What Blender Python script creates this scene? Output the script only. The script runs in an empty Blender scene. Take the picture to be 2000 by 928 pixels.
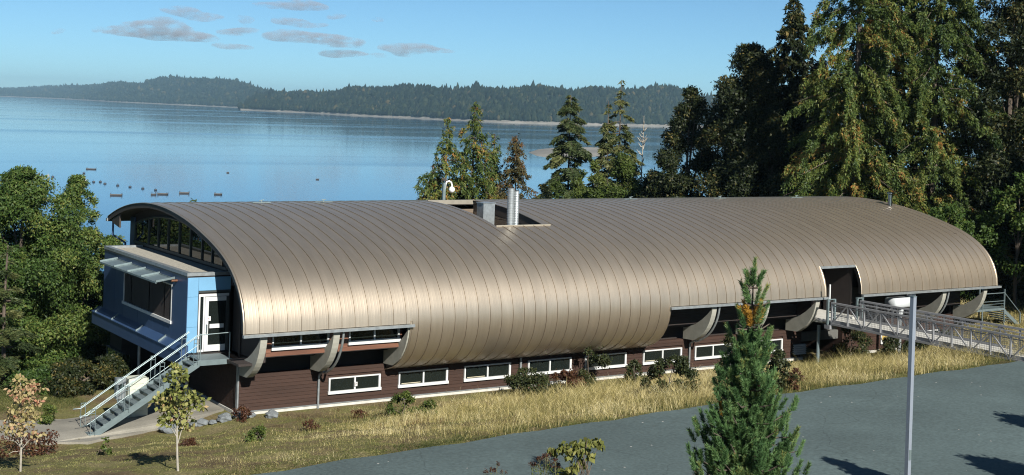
import bpy, math, random
import numpy as np
from mathutils import Vector, Matrix

# ------------------------------------------------------------------ camera, light, air
S = bpy.context.scene
COL = S.collection
F_PX, ROLL, HY = 2700.0, 0.0335, 215.0            # focal length, roll and horizon, in pixels of a 2000 px frame
AL = math.radians(33.435)                          # the building's long side against the picture plane
CAM = np.array([-20.309, -48.146, 8.617])
RIGHT = np.array([math.cos(AL), -math.sin(AL), 0.0])
FWD = np.array([math.sin(AL), math.cos(AL), 0.0])
UP = np.array([0.0, 0.0, 1.0])
cd = bpy.data.cameras.new('camera')
cd.sensor_fit = 'HORIZONTAL'; cd.sensor_width = 36.0
cd.lens = F_PX / 2000 * 36
cd.shift_y = -(464 - HY) / 2000
cd.clip_start = 0.5; cd.clip_end = 120000
cam = bpy.data.objects.new('camera', cd); COL.objects.link(cam)
ix = math.cos(ROLL) * RIGHT + math.sin(ROLL) * UP
iy = -math.sin(ROLL) * RIGHT + math.cos(ROLL) * UP
mw = Matrix.Identity(4)
for i in range(3):
    mw[i][0] = ix[i]; mw[i][1] = iy[i]; mw[i][2] = -FWD[i]; mw[i][3] = CAM[i]
cam.matrix_world = mw
S.camera = cam

SUN_EL, SUN_AZ = math.radians(33), math.atan2(-0.15, -1.0)   # azimuth: x = sin, y = cos
tosun = Vector((math.sin(SUN_AZ) * math.cos(SUN_EL), math.cos(SUN_AZ) * math.cos(SUN_EL), math.sin(SUN_EL)))
W = bpy.data.worlds.new('World'); S.world = W; W.use_nodes = True
wn = W.node_tree.nodes; wl = W.node_tree.links
bg = wn['Background']
sky = wn.new('ShaderNodeTexSky'); sky.sky_type = 'NISHITA'; sky.sun_disc = False
sky.sun_elevation = SUN_EL; sky.sun_rotation = SUN_AZ
sky.air_density = 0.52; sky.dust_density = 0.2; sky.ozone_density = 4.5; sky.altitude = 50
wb = wn.new('ShaderNodeMix'); wb.data_type = 'RGBA'; wb.blend_type = 'MULTIPLY'; wb.inputs[0].default_value = 1.0; wb.inputs[7].default_value = (0.76, 0.95, 0.90, 1)   # camera white balance
wl.new(sky.outputs[0], wb.inputs[6]); wl.new(wb.outputs[2], bg.inputs[0]); bg.inputs[1].default_value = 0.06
sd = bpy.data.lights.new('sun', 'SUN'); sd.energy = 5.0; sd.angle = math.radians(0.5); sd.color = (1.0, 0.95, 0.86)
so = bpy.data.objects.new('sun', sd); COL.objects.link(so)
so.rotation_euler = (-tosun).to_track_quat('-Z', 'Y').to_euler(); so.location = (-30, -80, 60)
S.view_settings.view_transform = 'Standard'; S.view_settings.look = 'None'
S.view_settings.exposure = 0.92; S.view_settings.gamma = 1.0; S.view_settings.use_curve_mapping = False
S.render.engine = 'CYCLES'
S.cycles.volume_step_rate = 0.5
S.cycles.filter_width = 1.1
S.cycles.use_denoising = True
S.cycles.denoising_prefilter = 'NONE'
S.cycles.max_bounces = 6; S.cycles.diffuse_bounces = 2; S.cycles.glossy_bounces = 3
S.cycles.transmission_bounces = 3; S.cycles.volume_bounces = 0; S.cycles.transparent_max_bounces = 6

WATER_Z = -25.0
ALB = 0.66            # one overall factor on the base colours
rng = np.random.default_rng(7)
random.seed(7)

# ------------------------------------------------------------------ helpers
def ray(px, py):
    u, v = px - 1000, py - HY
    a = u * math.cos(ROLL) + v * math.sin(ROLL); b = -u * math.sin(ROLL) + v * math.cos(ROLL)
    return RIGHT * (a / F_PX) + FWD - UP * (b / F_PX)

def at(px, py, dist):
    "the point of the place seen at a pixel of the photograph, a given distance away"
    return CAM + ray(px, py) * dist

LOC = {}
def tag(o, label=None, cat=None, group=None, kind=None):
    if label: o['label'] = label
    if cat: o['category'] = cat
    if group: o['group'] = group
    if kind: o['kind'] = kind
    return o

def thing(name, label, cat, loc=(0, 0, 0), group=None):
    o = bpy.data.objects.new(name, None); COL.objects.link(o)
    o.empty_display_size = 0.3
    o.location = loc; LOC[o.name] = np.array(loc, float)
    return tag(o, label, cat, group)

def link(name, me, mat=None, parent=None, smooth=False):
    o = bpy.data.objects.new(name, me); COL.objects.link(o)
    if mat is not None and not me.materials: me.materials.append(mat)
    if parent is not None:
        o.parent = parent; LOC[o.name] = LOC[parent.name]
    else:
        LOC[o.name] = np.zeros(3)
    if smooth: me.polygons.foreach_set('use_smooth', [True] * len(me.polygons))
    return o

def np_mesh(name, V, Fc, tone=None):
    "V (n,3), Fc (m,k) with one polygon size"
    V = np.asarray(V, np.float32); Fc = np.asarray(Fc, np.int32)
    me = bpy.data.meshes.new(name)
    m, k = Fc.shape
    me.vertices.add(len(V)); me.vertices.foreach_set('co', V.ravel())
    me.loops.add(m * k); me.loops.foreach_set('vertex_index', Fc.ravel())
    me.polygons.add(m)
    me.polygons.foreach_set('loop_start', np.arange(0, m * k, k, dtype=np.int32))
    me.polygons.foreach_set('loop_total', np.full(m, k, np.int32))
    me.update(calc_edges=True)
    if tone is not None:
        a = me.attributes.new('tone', 'FLOAT', 'FACE')
        a.data.foreach_set('value', np.asarray(tone, np.float32))
    return me

class MB:
    "collects boxes, bars and tubes in world coordinates, then links them as ONE mesh"
    def __init__(s): s.v = []; s.f = []
    def add(s, vs, fs):
        n = len(s.v); s.v += [tuple(map(float, p)) for p in vs]
        s.f += [tuple(n + i for i in f) for f in fs]; return s
    def box(s, x0, x1, y0, y1, z0, z1):
        return s.add([(x0, y0, z0), (x1, y0, z0), (x1, y1, z0), (x0, y1, z0), (x0, y0, z1), (x1, y0, z1), (x1, y1, z1), (x0, y1, z1)],
                     [(3, 2, 1, 0), (4, 5, 6, 7), (0, 1, 5, 4), (1, 2, 6, 5), (2, 3, 7, 6), (3, 0, 4, 7)])
    def hexa(s, p): 
        return s.add(p, [(3, 2, 1, 0), (4, 5, 6, 7), (0, 1, 5, 4), (1, 2, 6, 5), (2, 3, 7, 6), (3, 0, 4, 7)])
    def bar(s, p, q, w, h=None, up=(0, 0, 1)):
        h = h or w
        p = Vector(p); q = Vector(q); d = (q - p).normalized(); u = Vector(up)
        if abs(d.dot(u)) > 0.98: u = Vector((0, 1, 0))
        a = d.cross(u).normalized(); b = a.cross(d).normalized()
        a *= w / 2; b *= h / 2
        return s.add([p - a - b, p + a - b, p + a + b, p - a + b, q - a - b, q + a - b, q + a + b, q - a + b],
                     [(0, 1, 2, 3), (7, 6, 5, 4), (4, 5, 1, 0), (5, 6, 2, 1), (6, 7, 3, 2), (7, 4, 0, 3)])
    def tube(s, pts, rad, n=7, caps=True):
        pts = [Vector(p) for p in pts]
        if not hasattr(rad, '__len__'): rad = [rad] * len(pts)
        rings = []; a = None
        for i, p in enumerate(pts):
            d = (pts[min(i + 1, len(pts) - 1)] - pts[max(i - 1, 0)]).normalized()
            if a is None:
                a = d.cross(Vector((0, 0, 1)) if abs(d.z) < 0.9 else Vector((1, 0, 0))).normalized()
            else:
                a = (a - d * a.dot(d)).normalized()
            b = d.cross(a)
            rings.append([p + (a * math.cos(t) + b * math.sin(t)) * rad[i] for t in np.linspace(0, 2 * math.pi, n, endpoint=False)])
        vs = [q for r in rings for q in r]; fs = []
        for i in range(len(rings) - 1):
            for j in range(n):
                k = (j + 1) % n
                fs.append((i * n + j, i * n + k, (i + 1) * n + k, (i + 1) * n + j))
        if caps:
            fs.append(tuple(range(n))[::-1]); fs.append(tuple(range((len(rings) - 1) * n, len(rings) * n)))
        return s.add(vs, fs)
    def prism_x(s, poly, x0, x1):
        "closed polygon of (y, z) swept along x"
        n = len(poly)
        vs = [(x0, a, b) for a, b in poly] + [(x1, a, b) for a, b in poly]
        fs = [tuple(range(n))[::-1], tuple(range(n, 2 * n))] + [(i, (i + 1) % n, n + (i + 1) % n, n + i) for i in range(n)]
        return s.add(vs, fs)
    def build(s, name, mat, parent=None, smooth=False, sharp=None):
        off = LOC[parent.name] if parent is not None else np.zeros(3)
        me = bpy.data.meshes.new(name)
        me.from_pydata([tuple(np.array(v) - off) for v in s.v], [], s.f); me.update()
        o = link(name, me, mat, parent, smooth)
        if smooth: me.set_sharp_from_angle(angle=math.radians(sharp or 35))
        return o

def leafquads(P, D, L, Wd, N=None, tri=False):
    "rhombic leaves: base P, unit direction D, length L, width Wd"
    n = len(P)
    R = rng.normal(size=(n, 3)) if N is None else N + 0.45 * rng.normal(size=(n, 3))
    Sd = np.cross(D, R); Sd /= np.linalg.norm(Sd, axis=1)[:, None] + 1e-9
    L = np.broadcast_to(L, (n,))[:, None]; Wd = np.broadcast_to(Wd, (n,))[:, None]
    if tri:
        V = np.stack([P + Sd * Wd / 2, P + D * L, P - Sd * Wd / 2], 1).reshape(-1, 3)
        return V, np.arange(3 * n, dtype=np.int32).reshape(-1, 3)
    mid = P + D * L * 0.5
    V = np.stack([P, mid + Sd * Wd / 2, P + D * L, mid - Sd * Wd / 2], 1).reshape(-1, 3)
    return V, np.arange(4 * n, dtype=np.int32).reshape(-1, 4)

def unit(a): return a / (np.linalg.norm(a, axis=-1, keepdims=True) + 1e-9)

# ------------------------------------------------------------------ materials
def nodes(name):
    m = bpy.data.materials.new(name); m.use_nodes = True
    n = m.node_tree.nodes; return m, n, m.node_tree.links, n['Principled BSDF']

def M(name, col, rough=0.6, metal=0.0, var=0.15, scale=3.0, bump=0.0, bscale=30.0, spec=0.5, stretch=(1, 1, 1), fine=0.0, fscale=60.0):
    m, n, l, b = nodes(name)
    tc = n.new('ShaderNodeTexCoord'); mp = n.new('ShaderNodeMapping'); mp.inputs['Scale'].default_value = stretch
    l.new(tc.outputs['Object'], mp.inputs[0])
    nz = n.new('ShaderNodeTexNoise'); nz.inputs['Scale'].default_value = scale; nz.inputs['Detail'].default_value = 5
    l.new(mp.outputs[0], nz.inputs['Vector'])
    mr = n.new('ShaderNodeMapRange'); mr.inputs['From Min'].default_value = 0.3; mr.inputs['From Max'].default_value = 0.7
    mr.inputs['To Min'].default_value = 1 - var; mr.inputs['To Max'].default_value = 1 + var
    l.new(nz.outputs[0], mr.inputs['Value'])
    sc = n.new('ShaderNodeVectorMath'); sc.operation = 'SCALE'; sc.inputs[0].default_value = [c * ALB for c in col[:3]]
    fac = mr.outputs[0]
    if fine:
        nf = n.new('ShaderNodeTexNoise'); nf.inputs['Scale'].default_value = fscale; nf.inputs['Detail'].default_value = 3
        l.new(mp.outputs[0], nf.inputs['Vector'])
        m2 = n.new('ShaderNodeMapRange'); m2.inputs['From Min'].default_value = 0.3; m2.inputs['From Max'].default_value = 0.7
        m2.inputs['To Min'].default_value = 1 - fine; m2.inputs['To Max'].default_value = 1 + fine
        l.new(nf.outputs[0], m2.inputs['Value'])
        mm = n.new('ShaderNodeMath'); mm.operation = 'MULTIPLY'; l.new(fac, mm.inputs[0]); l.new(m2.outputs[0], mm.inputs[1]); fac = mm.outputs[0]
    l.new(fac, sc.inputs['Scale']); l.new(sc.outputs[0], b.inputs['Base Color'])
    b.inputs['Roughness'].default_value = rough; b.inputs['Metallic'].default_value = metal
    b.inputs['Specular IOR Level'].default_value = spec
    if bump:
        n2 = n.new('ShaderNodeTexNoise'); n2.inputs['Scale'].default_value = bscale; n2.inputs['Detail'].default_value = 4
        l.new(mp.outputs[0], n2.inputs['Vector'])
        bp = n.new('ShaderNodeBump'); bp.inputs['Strength'].default_value = bump; bp.inputs['Distance'].default_value = 0.02
        l.new(n2.outputs[0], bp.inputs['Height']); l.new(bp.outputs[0], b.inputs['Normal'])
    return m

def leafmat(name, ramp, trans=0.25, rough=0.55, spec=0.25):
    m, n, l, b = nodes(name)
    at_ = n.new('ShaderNodeAttribute'); at_.attribute_name = 'tone'
    cr = n.new('ShaderNodeValToRGB'); e = cr.color_ramp.elements
    for i, (p, c) in enumerate(ramp):
        el = e[i] if i < 2 else e.new(p)
        el.position = p; el.color = (*[q * ALB for q in c], 1)
    l.new(at_.outputs['Fac'], cr.inputs[0]); l.new(cr.outputs[0], b.inputs['Base Color'])
    b.inputs['Roughness'].default_value = rough; b.inputs['Specular IOR Level'].default_value = spec
    tr = n.new('ShaderNodeBsdfTranslucent'); l.new(cr.outputs[0], tr.inputs[0])
    mx = n.new('ShaderNodeMixShader'); mx.inputs[0].default_value = trans
    l.new(b.outputs[0], mx.inputs[1]); l.new(tr.outputs[0], mx.inputs[2])
    l.new(mx.outputs[0], n['Material Output'].inputs[0])
    return m

def roof_material():
    m, n, l, b = nodes('bronze_roof_metal')
    tc = n.new('ShaderNodeTexCoord')
    sx = n.new('ShaderNodeSeparateXYZ'); l.new(tc.outputs['Object'], sx.inputs[0])
    mu = n.new('ShaderNodeMath'); mu.operation = 'MULTIPLY'; mu.inputs[1].default_value = 2 * math.pi / 0.1425
    l.new(sx.outputs[0], mu.inputs[0])
    sn = n.new('ShaderNodeMath'); sn.operation = 'SINE'; l.new(mu.outputs[0], sn.inputs[0])
    pw = n.new('ShaderNodeMath'); pw.operation = 'MAXIMUM'; pw.inputs[1].default_value = 0.55; l.new(sn.outputs[0], pw.inputs[0])
    bp = n.new('ShaderNodeBump'); bp.inputs['Strength'].default_value = 0.45; bp.inputs['Distance'].default_value = 0.004
    l.new(pw.outputs[0], bp.inputs['Height']); l.new(bp.outputs[0], b.inputs['Normal'])
    oi = n.new('ShaderNodeObjectInfo')
    nz = n.new('ShaderNodeTexNoise'); nz.inputs['Scale'].default_value = 1.4; nz.inputs['Detail'].default_value = 6
    mp = n.new('ShaderNodeMapping'); mp.inputs['Scale'].default_value = (2.5, 0.5, 0.5); l.new(tc.outputs['Object'], mp.inputs[0]); 
    ad = n.new('ShaderNodeVectorMath'); ad.operation = 'ADD'; l.new(mp.outputs[0], ad.inputs[0])
    cx = n.new('ShaderNodeCombineXYZ'); ms = n.new('ShaderNodeMath'); ms.operation = 'MULTIPLY'; ms.inputs[1].default_value = 40
    l.new(oi.outputs['Random'], ms.inputs[0]); l.new(ms.outputs[0], cx.inputs[0]); l.new(cx.outputs[0], ad.inputs[1])
    l.new(ad.outputs[0], nz.inputs['Vector'])
    mr = n.new('ShaderNodeMapRange'); mr.inputs['From Min'].default_value = 0.3; mr.inputs['From Max'].default_value = 0.7
    mr.inputs['To Min'].default_value = 0.92; mr.inputs['To Max'].default_value = 1.07; l.new(nz.outputs[0], mr.inputs['Value'])
    r2 = n.new('ShaderNodeMapRange'); r2.inputs['To Min'].default_value = 0.975; r2.inputs['To Max'].default_value = 1.025; l.new(oi.outputs['Random'], r2.inputs['Value'])
    mm = n.new('ShaderNodeMath'); mm.operation = 'MULTIPLY'; l.new(mr.outputs[0], mm.inputs[0]); l.new(r2.outputs[0], mm.inputs[1])
    sc = n.new('ShaderNodeVectorMath'); sc.operation = 'SCALE'; sc.inputs[0].default_value = (0.45, 0.38, 0.295)
    l.new(mm.outputs[0], sc.inputs['Scale']); l.new(sc.outputs[0], b.inputs['Base Color'])
    b.inputs['Metallic'].default_value = 0.86; b.inputs['Roughness'].default_value = 0.43; b.inputs['Coat Weight'].default_value = 0.1; b.inputs['Coat Roughness'].default_value = 0.32
    return m

def asphalt_material():
    m, n, l, b = nodes('weathered_asphalt')
    tc = n.new('ShaderNodeTexCoord')
    def noise(s, d=4):
        z = n.new('ShaderNodeTexNoise'); z.inputs['Scale'].default_value = s; z.inputs['Detail'].default_value = d
        l.new(tc.outputs['Object'], z.inputs['Vector']); return z
    def rng_(o, a, c, f0=0.3, f1=0.7):
        r = n.new('ShaderNodeMapRange'); r.inputs['From Min'].default_value = f0; r.inputs['From Max'].default_value = f1
        r.inputs['To Min'].default_value = a; r.inputs['To Max'].default_value = c; l.new(o, r.inputs['Value']); return r.outputs[0]
    a = rng_(noise(0.35, 5).outputs[0], 0.88, 1.1); c = rng_(noise(9, 4).outputs[0], 0.8, 1.2)
    mm = n.new('ShaderNodeMath'); mm.operation = 'MULTIPLY'; l.new(a, mm.inputs[0]); l.new(c, mm.inputs[1])
    sc = n.new('ShaderNodeVectorMath'); sc.operation = 'SCALE'; sc.inputs[0].default_value = (0.066, 0.092, 0.093)
    l.new(mm.outputs[0], sc.inputs['Scale'])
    sp = n.new('ShaderNodeTexVoronoi'); sp.inputs['Scale'].default_value = 3.0; l.new(tc.outputs['Object'], sp.inputs['Vector'])
    th = n.new('ShaderNodeMath'); th.operation = 'LESS_THAN'; th.inputs[1].default_value = 0.1; l.new(sp.outputs['Distance'], th.inputs[0])
    rn = n.new('ShaderNodeMath'); rn.operation = 'GREATER_THAN'; rn.inputs[1].default_value = 0.86
    sr = n.new('ShaderNodeSeparateColor'); l.new(sp.outputs['Color'], sr.inputs[0]); l.new(sr.outputs[0], rn.inputs[0])
    an = n.new('ShaderNodeMath'); an.operation = 'MULTIPLY'; l.new(th.outputs[0], an.inputs[0]); l.new(rn.outputs[0], an.inputs[1])
    mx = n.new('ShaderNodeMix'); mx.data_type = 'RGBA'; l.new(an.outputs[0], mx.inputs[0]); l.new(sc.outputs[0], mx.inputs[6]); mx.inputs[7].default_value = (0.35, 0.34, 0.32, 1)
    wp = n.new('ShaderNodeTexNoise'); wp.inputs['Scale'].default_value = 0.5; wp.inputs['Detail'].default_value = 4; l.new(tc.outputs['Object'], wp.inputs['Vector'])
    av = n.new('ShaderNodeVectorMath'); av.operation = 'MULTIPLY_ADD'; av.inputs[1].default_value = (1.6, 1.6, 0); l.new(wp.outputs['Color'], av.inputs[0]); l.new(tc.outputs['Object'], av.inputs[2])
    ck = n.new('ShaderNodeTexVoronoi'); ck.feature = 'DISTANCE_TO_EDGE'; ck.inputs['Scale'].default_value = 0.16; l.new(av.outputs[0], ck.inputs['Vector'])
    cm = n.new('ShaderNodeMapRange'); cm.inputs['From Min'].default_value = 0.0; cm.inputs['From Max'].default_value = 0.004; cm.inputs['To Min'].default_value = 0.72; cm.inputs['To Max'].default_value = 1.0; l.new(ck.outputs['Distance'], cm.inputs['Value'])
    st = n.new('ShaderNodeTexNoise'); st.inputs['Scale'].default_value = 0.12; st.inputs['Detail'].default_value = 7; st.inputs['Roughness'].default_value = .65; l.new(tc.outputs['Object'], st.inputs['Vector'])
    s2 = rng_(st.outputs[0], .84, 1.14, .35, .65)
    m3 = n.new('ShaderNodeMath'); m3.operation = 'MULTIPLY'; l.new(cm.outputs[0], m3.inputs[0]); l.new(s2, m3.inputs[1])
    v2 = n.new('ShaderNodeVectorMath'); v2.operation = 'SCALE'; l.new(mx.outputs[2], v2.inputs[0]); l.new(m3.outputs[0], v2.inputs['Scale'])
    l.new(v2.outputs[0], b.inputs['Base Color'])
    bp = n.new('ShaderNodeBump'); bp.inputs['Strength'].default_value = 0.5; bp.inputs['Distance'].default_value = 0.01
    l.new(noise(60, 2).outputs[0], bp.inputs['Height']); l.new(bp.outputs[0], b.inputs['Normal'])
    b.inputs['Roughness'].default_value = 0.85; b.inputs['Specular IOR Level'].default_value = 0.3
    return m

def ground_material():
    m, n, l, b = nodes('dry_turf_and_soil')
    tc = n.new('ShaderNodeTexCoord')
    z1 = n.new('ShaderNodeTexNoise'); z1.inputs['Scale'].default_value = 0.55; z1.inputs['Detail'].default_value = 8; l.new(tc.outputs['Object'], z1.inputs['Vector'])
    cr = n.new('ShaderNodeValToRGB'); e = cr.color_ramp.elements
    for i, (p, c) in enumerate([(0.32, (0.12, 0.09, 0.05)), (0.45, (0.19, 0.15, 0.08)), (0.55, (0.17, 0.165, 0.06)), (0.68, (0.25, 0.21, 0.11))]):
        el = e[i] if i < 2 else e.new(p); el.position = p; el.color = (*[q * ALB for q in c], 1)
    l.new(z1.outputs[0], cr.inputs[0])
    z2 = n.new('ShaderNodeTexNoise'); z2.inputs['Scale'].default_value = 14; z2.inputs['Detail'].default_value = 5; l.new(tc.outputs['Object'], z2.inputs['Vector'])
    mr = n.new('ShaderNodeMapRange'); mr.inputs['From Min'].default_value = 0.3; mr.inputs['From Max'].default_value = 0.7
    mr.inputs['To Min'].default_value = 0.6; mr.inputs['To Max'].default_value = 1.4; l.new(z2.outputs[0], mr.inputs['Value'])
    sc = n.new('ShaderNodeVectorMath'); sc.operation = 'SCALE'; l.new(cr.outputs[0], sc.inputs[0]); l.new(mr.outputs[0], sc.inputs['Scale'])
    l.new(sc.outputs[0], b.inputs['Base Color'])
    bp = n.new('ShaderNodeBump'); bp.inputs['Strength'].default_value = 0.8; bp.inputs['Distance'].default_value = 0.06
    l.new(z2.outputs[0], bp.inputs['Height']); l.new(bp.outputs[0], b.inputs['Normal'])
    b.inputs['Roughness'].default_value = 0.95; b.inputs['Specular IOR Level'].default_value = 0.1
    return m

def water_material():
    m, n, l, b = nodes('calm_sea_water')
    b.inputs['Base Color'].default_value = (0.018, 0.075, 0.14, 1); b.inputs['IOR'].default_value = 1.333
    tc = n.new('ShaderNodeTexCoord')
    mp = n.new('ShaderNodeMapping'); mp.inputs['Rotation'].default_value = (0, 0, AL); mp.inputs['Scale'].default_value = (0.0006, 0.006, 1)
    l.new(tc.outputs['Object'], mp.inputs[0])
    z = n.new('ShaderNodeTexNoise'); z.inputs['Scale'].default_value = 1.0; z.inputs['Detail'].default_value = 5; l.new(mp.outputs[0], z.inputs['Vector'])
    mr = n.new('ShaderNodeMapRange'); mr.inputs['From Min'].default_value = 0.5; mr.inputs['From Max'].default_value = 0.68
    mr.inputs['To Min'].default_value = 0.05; mr.inputs['To Max'].default_value = 0.13; l.new(z.outputs[0], mr.inputs['Value']); l.new(mr.outputs[0], b.inputs['Roughness'])
    m2 = n.new('ShaderNodeMapping'); m2.inputs['Rotation'].default_value = (0, 0, AL); m2.inputs['Scale'].default_value = (0.35, 0.9, 1); l.new(tc.outputs['Object'], m2.inputs[0])
    z2 = n.new('ShaderNodeTexNoise'); z2.inputs['Scale'].default_value = 1.0; z2.inputs['Detail'].default_value = 3; l.new(m2.outputs[0], z2.inputs['Vector'])
    bp = n.new('ShaderNodeBump'); bp.inputs['Strength'].default_value = 0.2; bp.inputs['Distance'].default_value = 0.06
    l.new(z2.outputs[0], bp.inputs['Height']); l.new(bp.outputs[0], b.inputs['Normal'])
    return m

def glass(name, col=(0.008, 0.011, 0.010), rough=0.03, ior=1.45):
    m, n, l, b = nodes(name)
    b.inputs['Base Color'].default_value = (*col, 1); b.inputs['Roughness'].default_value = rough; b.inputs['IOR'].default_value = ior
    return m

ROOF = roof_material()
DECK = M('dark_bronze_fascia', (0.05, 0.04, 0.033), 0.6, 0, 0.2)
GALV = M('galvanized_steel', (0.42, 0.46, 0.48), 0.45, 0.6, 0.18, 6, 0.1, 60)
STEEL = M('pale_steel', (0.24, 0.31, 0.325), 0.45, 0.45, 0.12, 5)
ALU = M('painted_aluminium', (0.36, 0.37, 0.39), 0.5, 0.3, 0.1, 5)
TREAD = M('grating_steel', (0.2, 0.25, 0.26), 0.6, 0.4, 0.2, 20)
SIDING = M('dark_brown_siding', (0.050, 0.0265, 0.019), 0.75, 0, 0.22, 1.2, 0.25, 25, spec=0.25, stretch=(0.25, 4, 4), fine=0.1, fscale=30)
CEDAR = M('oiled_cedar_boards', (0.2, 0.085, 0.05), 0.55, 0, 0.3, 1.5, 0.2, 20, stretch=(0.3, 5, 5))
OLDWOOD = M('weathered_boards', (0.17, 0.13, 0.095), 0.8, 0, 0.35, 2.0, 0.3, 20, stretch=(0.4, 5, 5))
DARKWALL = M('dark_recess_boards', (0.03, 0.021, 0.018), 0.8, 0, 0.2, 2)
CONC = M('pale_concrete', (0.62, 0.61, 0.56), 0.85, 0, 0.15, 4, 0.2, 50, fine=0.08)
PATHM = M('concrete_path', (0.27, 0.255, 0.215), 0.9, 0, 0.2, 0.8, 0.2, 30, fine=0.12, fscale=25)
FINM = M('cast_stone_paint', (0.4, 0.395, 0.34), 0.75, 0, 0.12, 3, 0.1, 40)
WHITE = M('white_vinyl', (0.7, 0.72, 0.72), 0.45, 0, 0.05)
BLUE_SHADE = M('shade_side_blue_panel', (0.04, 0.085, 0.19), 0.45, 0.1, 0.08, 1.5, 0.05, 8)  # bay cladding darkened in colour for the side the sun only grazes
BLUE_LIT = M('sunlit_blue_panel', (0.2, 0.44, 0.68), 0.45, 0.1, 0.06, 1.5)  # same cladding in a paler copy, sunlight on the front put into the colour
GRAVEL = M('roof_gravel', (0.42, 0.4, 0.34), 0.95, 0, 0.15, 8, 0.6, 60, fine=0.3, fscale=40)
PALEBOARD = M('pale_green_white_boards', (0.62, 0.66, 0.55), 0.7, 0, 0.06)
PANE = glass('dark_window_glass', rough=0.02, ior=1.42)
PANE2 = glass('greenish_window_glass', (0.02, 0.035, 0.032))
DARKFR = M('dark_anodized_frame', (0.07, 0.085, 0.085), 0.5, 0.4, 0.1)
BLACK = M('black_void_paint', (0.01, 0.01, 0.01), 0.9, 0, 0.1)
BARK = M('grey_brown_bark', (0.11, 0.085, 0.065), 0.9, 0, 0.3, 3, 0.5, 12, stretch=(3, 3, 0.6))
PALEBARK = M('pale_smooth_bark', (0.4, 0.37, 0.31), 0.85, 0, 0.2, 6)
ROCK = M('blue_grey_rock', (0.17, 0.19, 0.2), 0.85, 0, 0.35, 4, 0.6, 14)
REDROCK = M('rust_red_stone', (0.16, 0.06, 0.045), 0.9, 0, 0.3, 5, 0.5, 20)
ASPH = asphalt_material(); TURF = ground_material(); WATER = water_material()
PLASTIC = M('white_plastic', (0.66, 0.7, 0.72), 0.4, 0, 0.04)
LAMPW = M('white_enamel', (0.85, 0.87, 0.9), 0.3, 0, 0.02)
CHROME = M('polished_steel_flue', (0.55, 0.57, 0.6), 0.18, 1.0, 0.08, 5)
YELLOW = M('ochre_blind', (0.5, 0.36, 0.1), 0.7, 0, 0.1)
PAPER = M('white_card', (0.85, 0.84, 0.82), 0.7, 0, 0.02)
REDINK = M('red_print', (0.4, 0.08, 0.07), 0.7, 0, 0.02)
SAND = M('tidal_sand', (0.25, 0.235, 0.205), 0.95, 0, 0.25, 0.02, stretch=(1, 1, 1), fine=0.15, fscale=0.2)
HILLM = M('forest_floor_hill', (0.012, 0.022, 0.012), 0.95, 0, 0.35, 0.01)
RAFT = M('dark_wet_timber', (0.03, 0.026, 0.024), 0.8, 0, 0.2)
RAFTTOP = M('bleached_deck_planks', (0.17, 0.165, 0.16), 0.8, 0, 0.2)
BUOY = M('dark_buoy_plastic', (0.03, 0.035, 0.05), 0.5, 0, 0.1)
BUOYW = M('pale_buoy_plastic', (0.4, 0.39, 0.32), 0.5, 0, 0.1)

# ------------------------------------------------------------------ the roof's section (y, z) measured from the near eave
PRF = np.array([(2.3, -2.27), (1.67, -2.16), (1.1, -1.95), (0.65, -1.62), (.37, -1.25), (.19, -.9), (.08, -.5), (.04, -.2), (0.03, 0.08), (.08, .4),
                (.2, .75), (.42, 1.25), (.75, 1.65), (1.2, 2.03), (1.75, 2.36), (2.35, 2.62), (3.03, 2.85), (3.93, 3.1), (4.85, 3.32), (5.8, 3.53),
                (6.77, 3.70), (7.76, 3.83), (8.78, 3.93), (9.72, 3.985), (10.78, 4.0), (12.1, 3.94), (13.46, 3.79), (14.51, 3.61), (15.46, 3.4), (16.3, 3.15), (17.0, 2.9)])
def smooth_profile(P):
    s = np.r_[0, np.cumsum(np.hypot(*np.diff(P, axis=0).T))]
    t = np.linspace(0, s[-1], 400); Q = np.c_[np.interp(t, s, P[:, 0]), np.interp(t, s, P[:, 1])]
    for _ in range(260): Q[1:-1] = Q[1:-1] * 0.4 + 0.3 * (Q[:-2] + Q[2:])
    s = np.r_[0, np.cumsum(np.hypot(*np.diff(Q, axis=0).T))]
    return s, Q
PS, PQ = smooth_profile(PRF)
IAP = int(np.argmax(PQ[:, 1]))
def arc_z(z): return float(np.interp(z, PQ[:IAP, 1], PS[:IAP]))
IMN = int(np.argmin(PQ[:, 0]))
def arc_y(y): return float(np.interp(y, PQ[IMN:, 0], PS[IMN:]))
def sect(a, b, off=0.0, step=0.42):
    n = max(3, int((b - a) / step) + 1)
    t = np.linspace(a, b, n)
    y = np.interp(t, PS, PQ[:, 0]); z = np.interp(t, PS, PQ[:, 1])
    dy = np.interp(t + .02, PS, PQ[:, 0]) - np.interp(t - .02, PS, PQ[:, 0]); dz = np.interp(t + .02, PS, PQ[:, 1]) - np.interp(t - .02, PS, PQ[:, 1])
    k = np.hypot(dy, dz) + 1e-9
    return np.c_[y - dz / k * off, z + dy / k * off]
S0, SE, SD, SEND = 0.0, arc_z(-0.07), arc_z(1.35), PS[-1]
SN0, SN1 = arc_y(4.75), arc_y(11.0)
PITCH = 0.57

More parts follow.
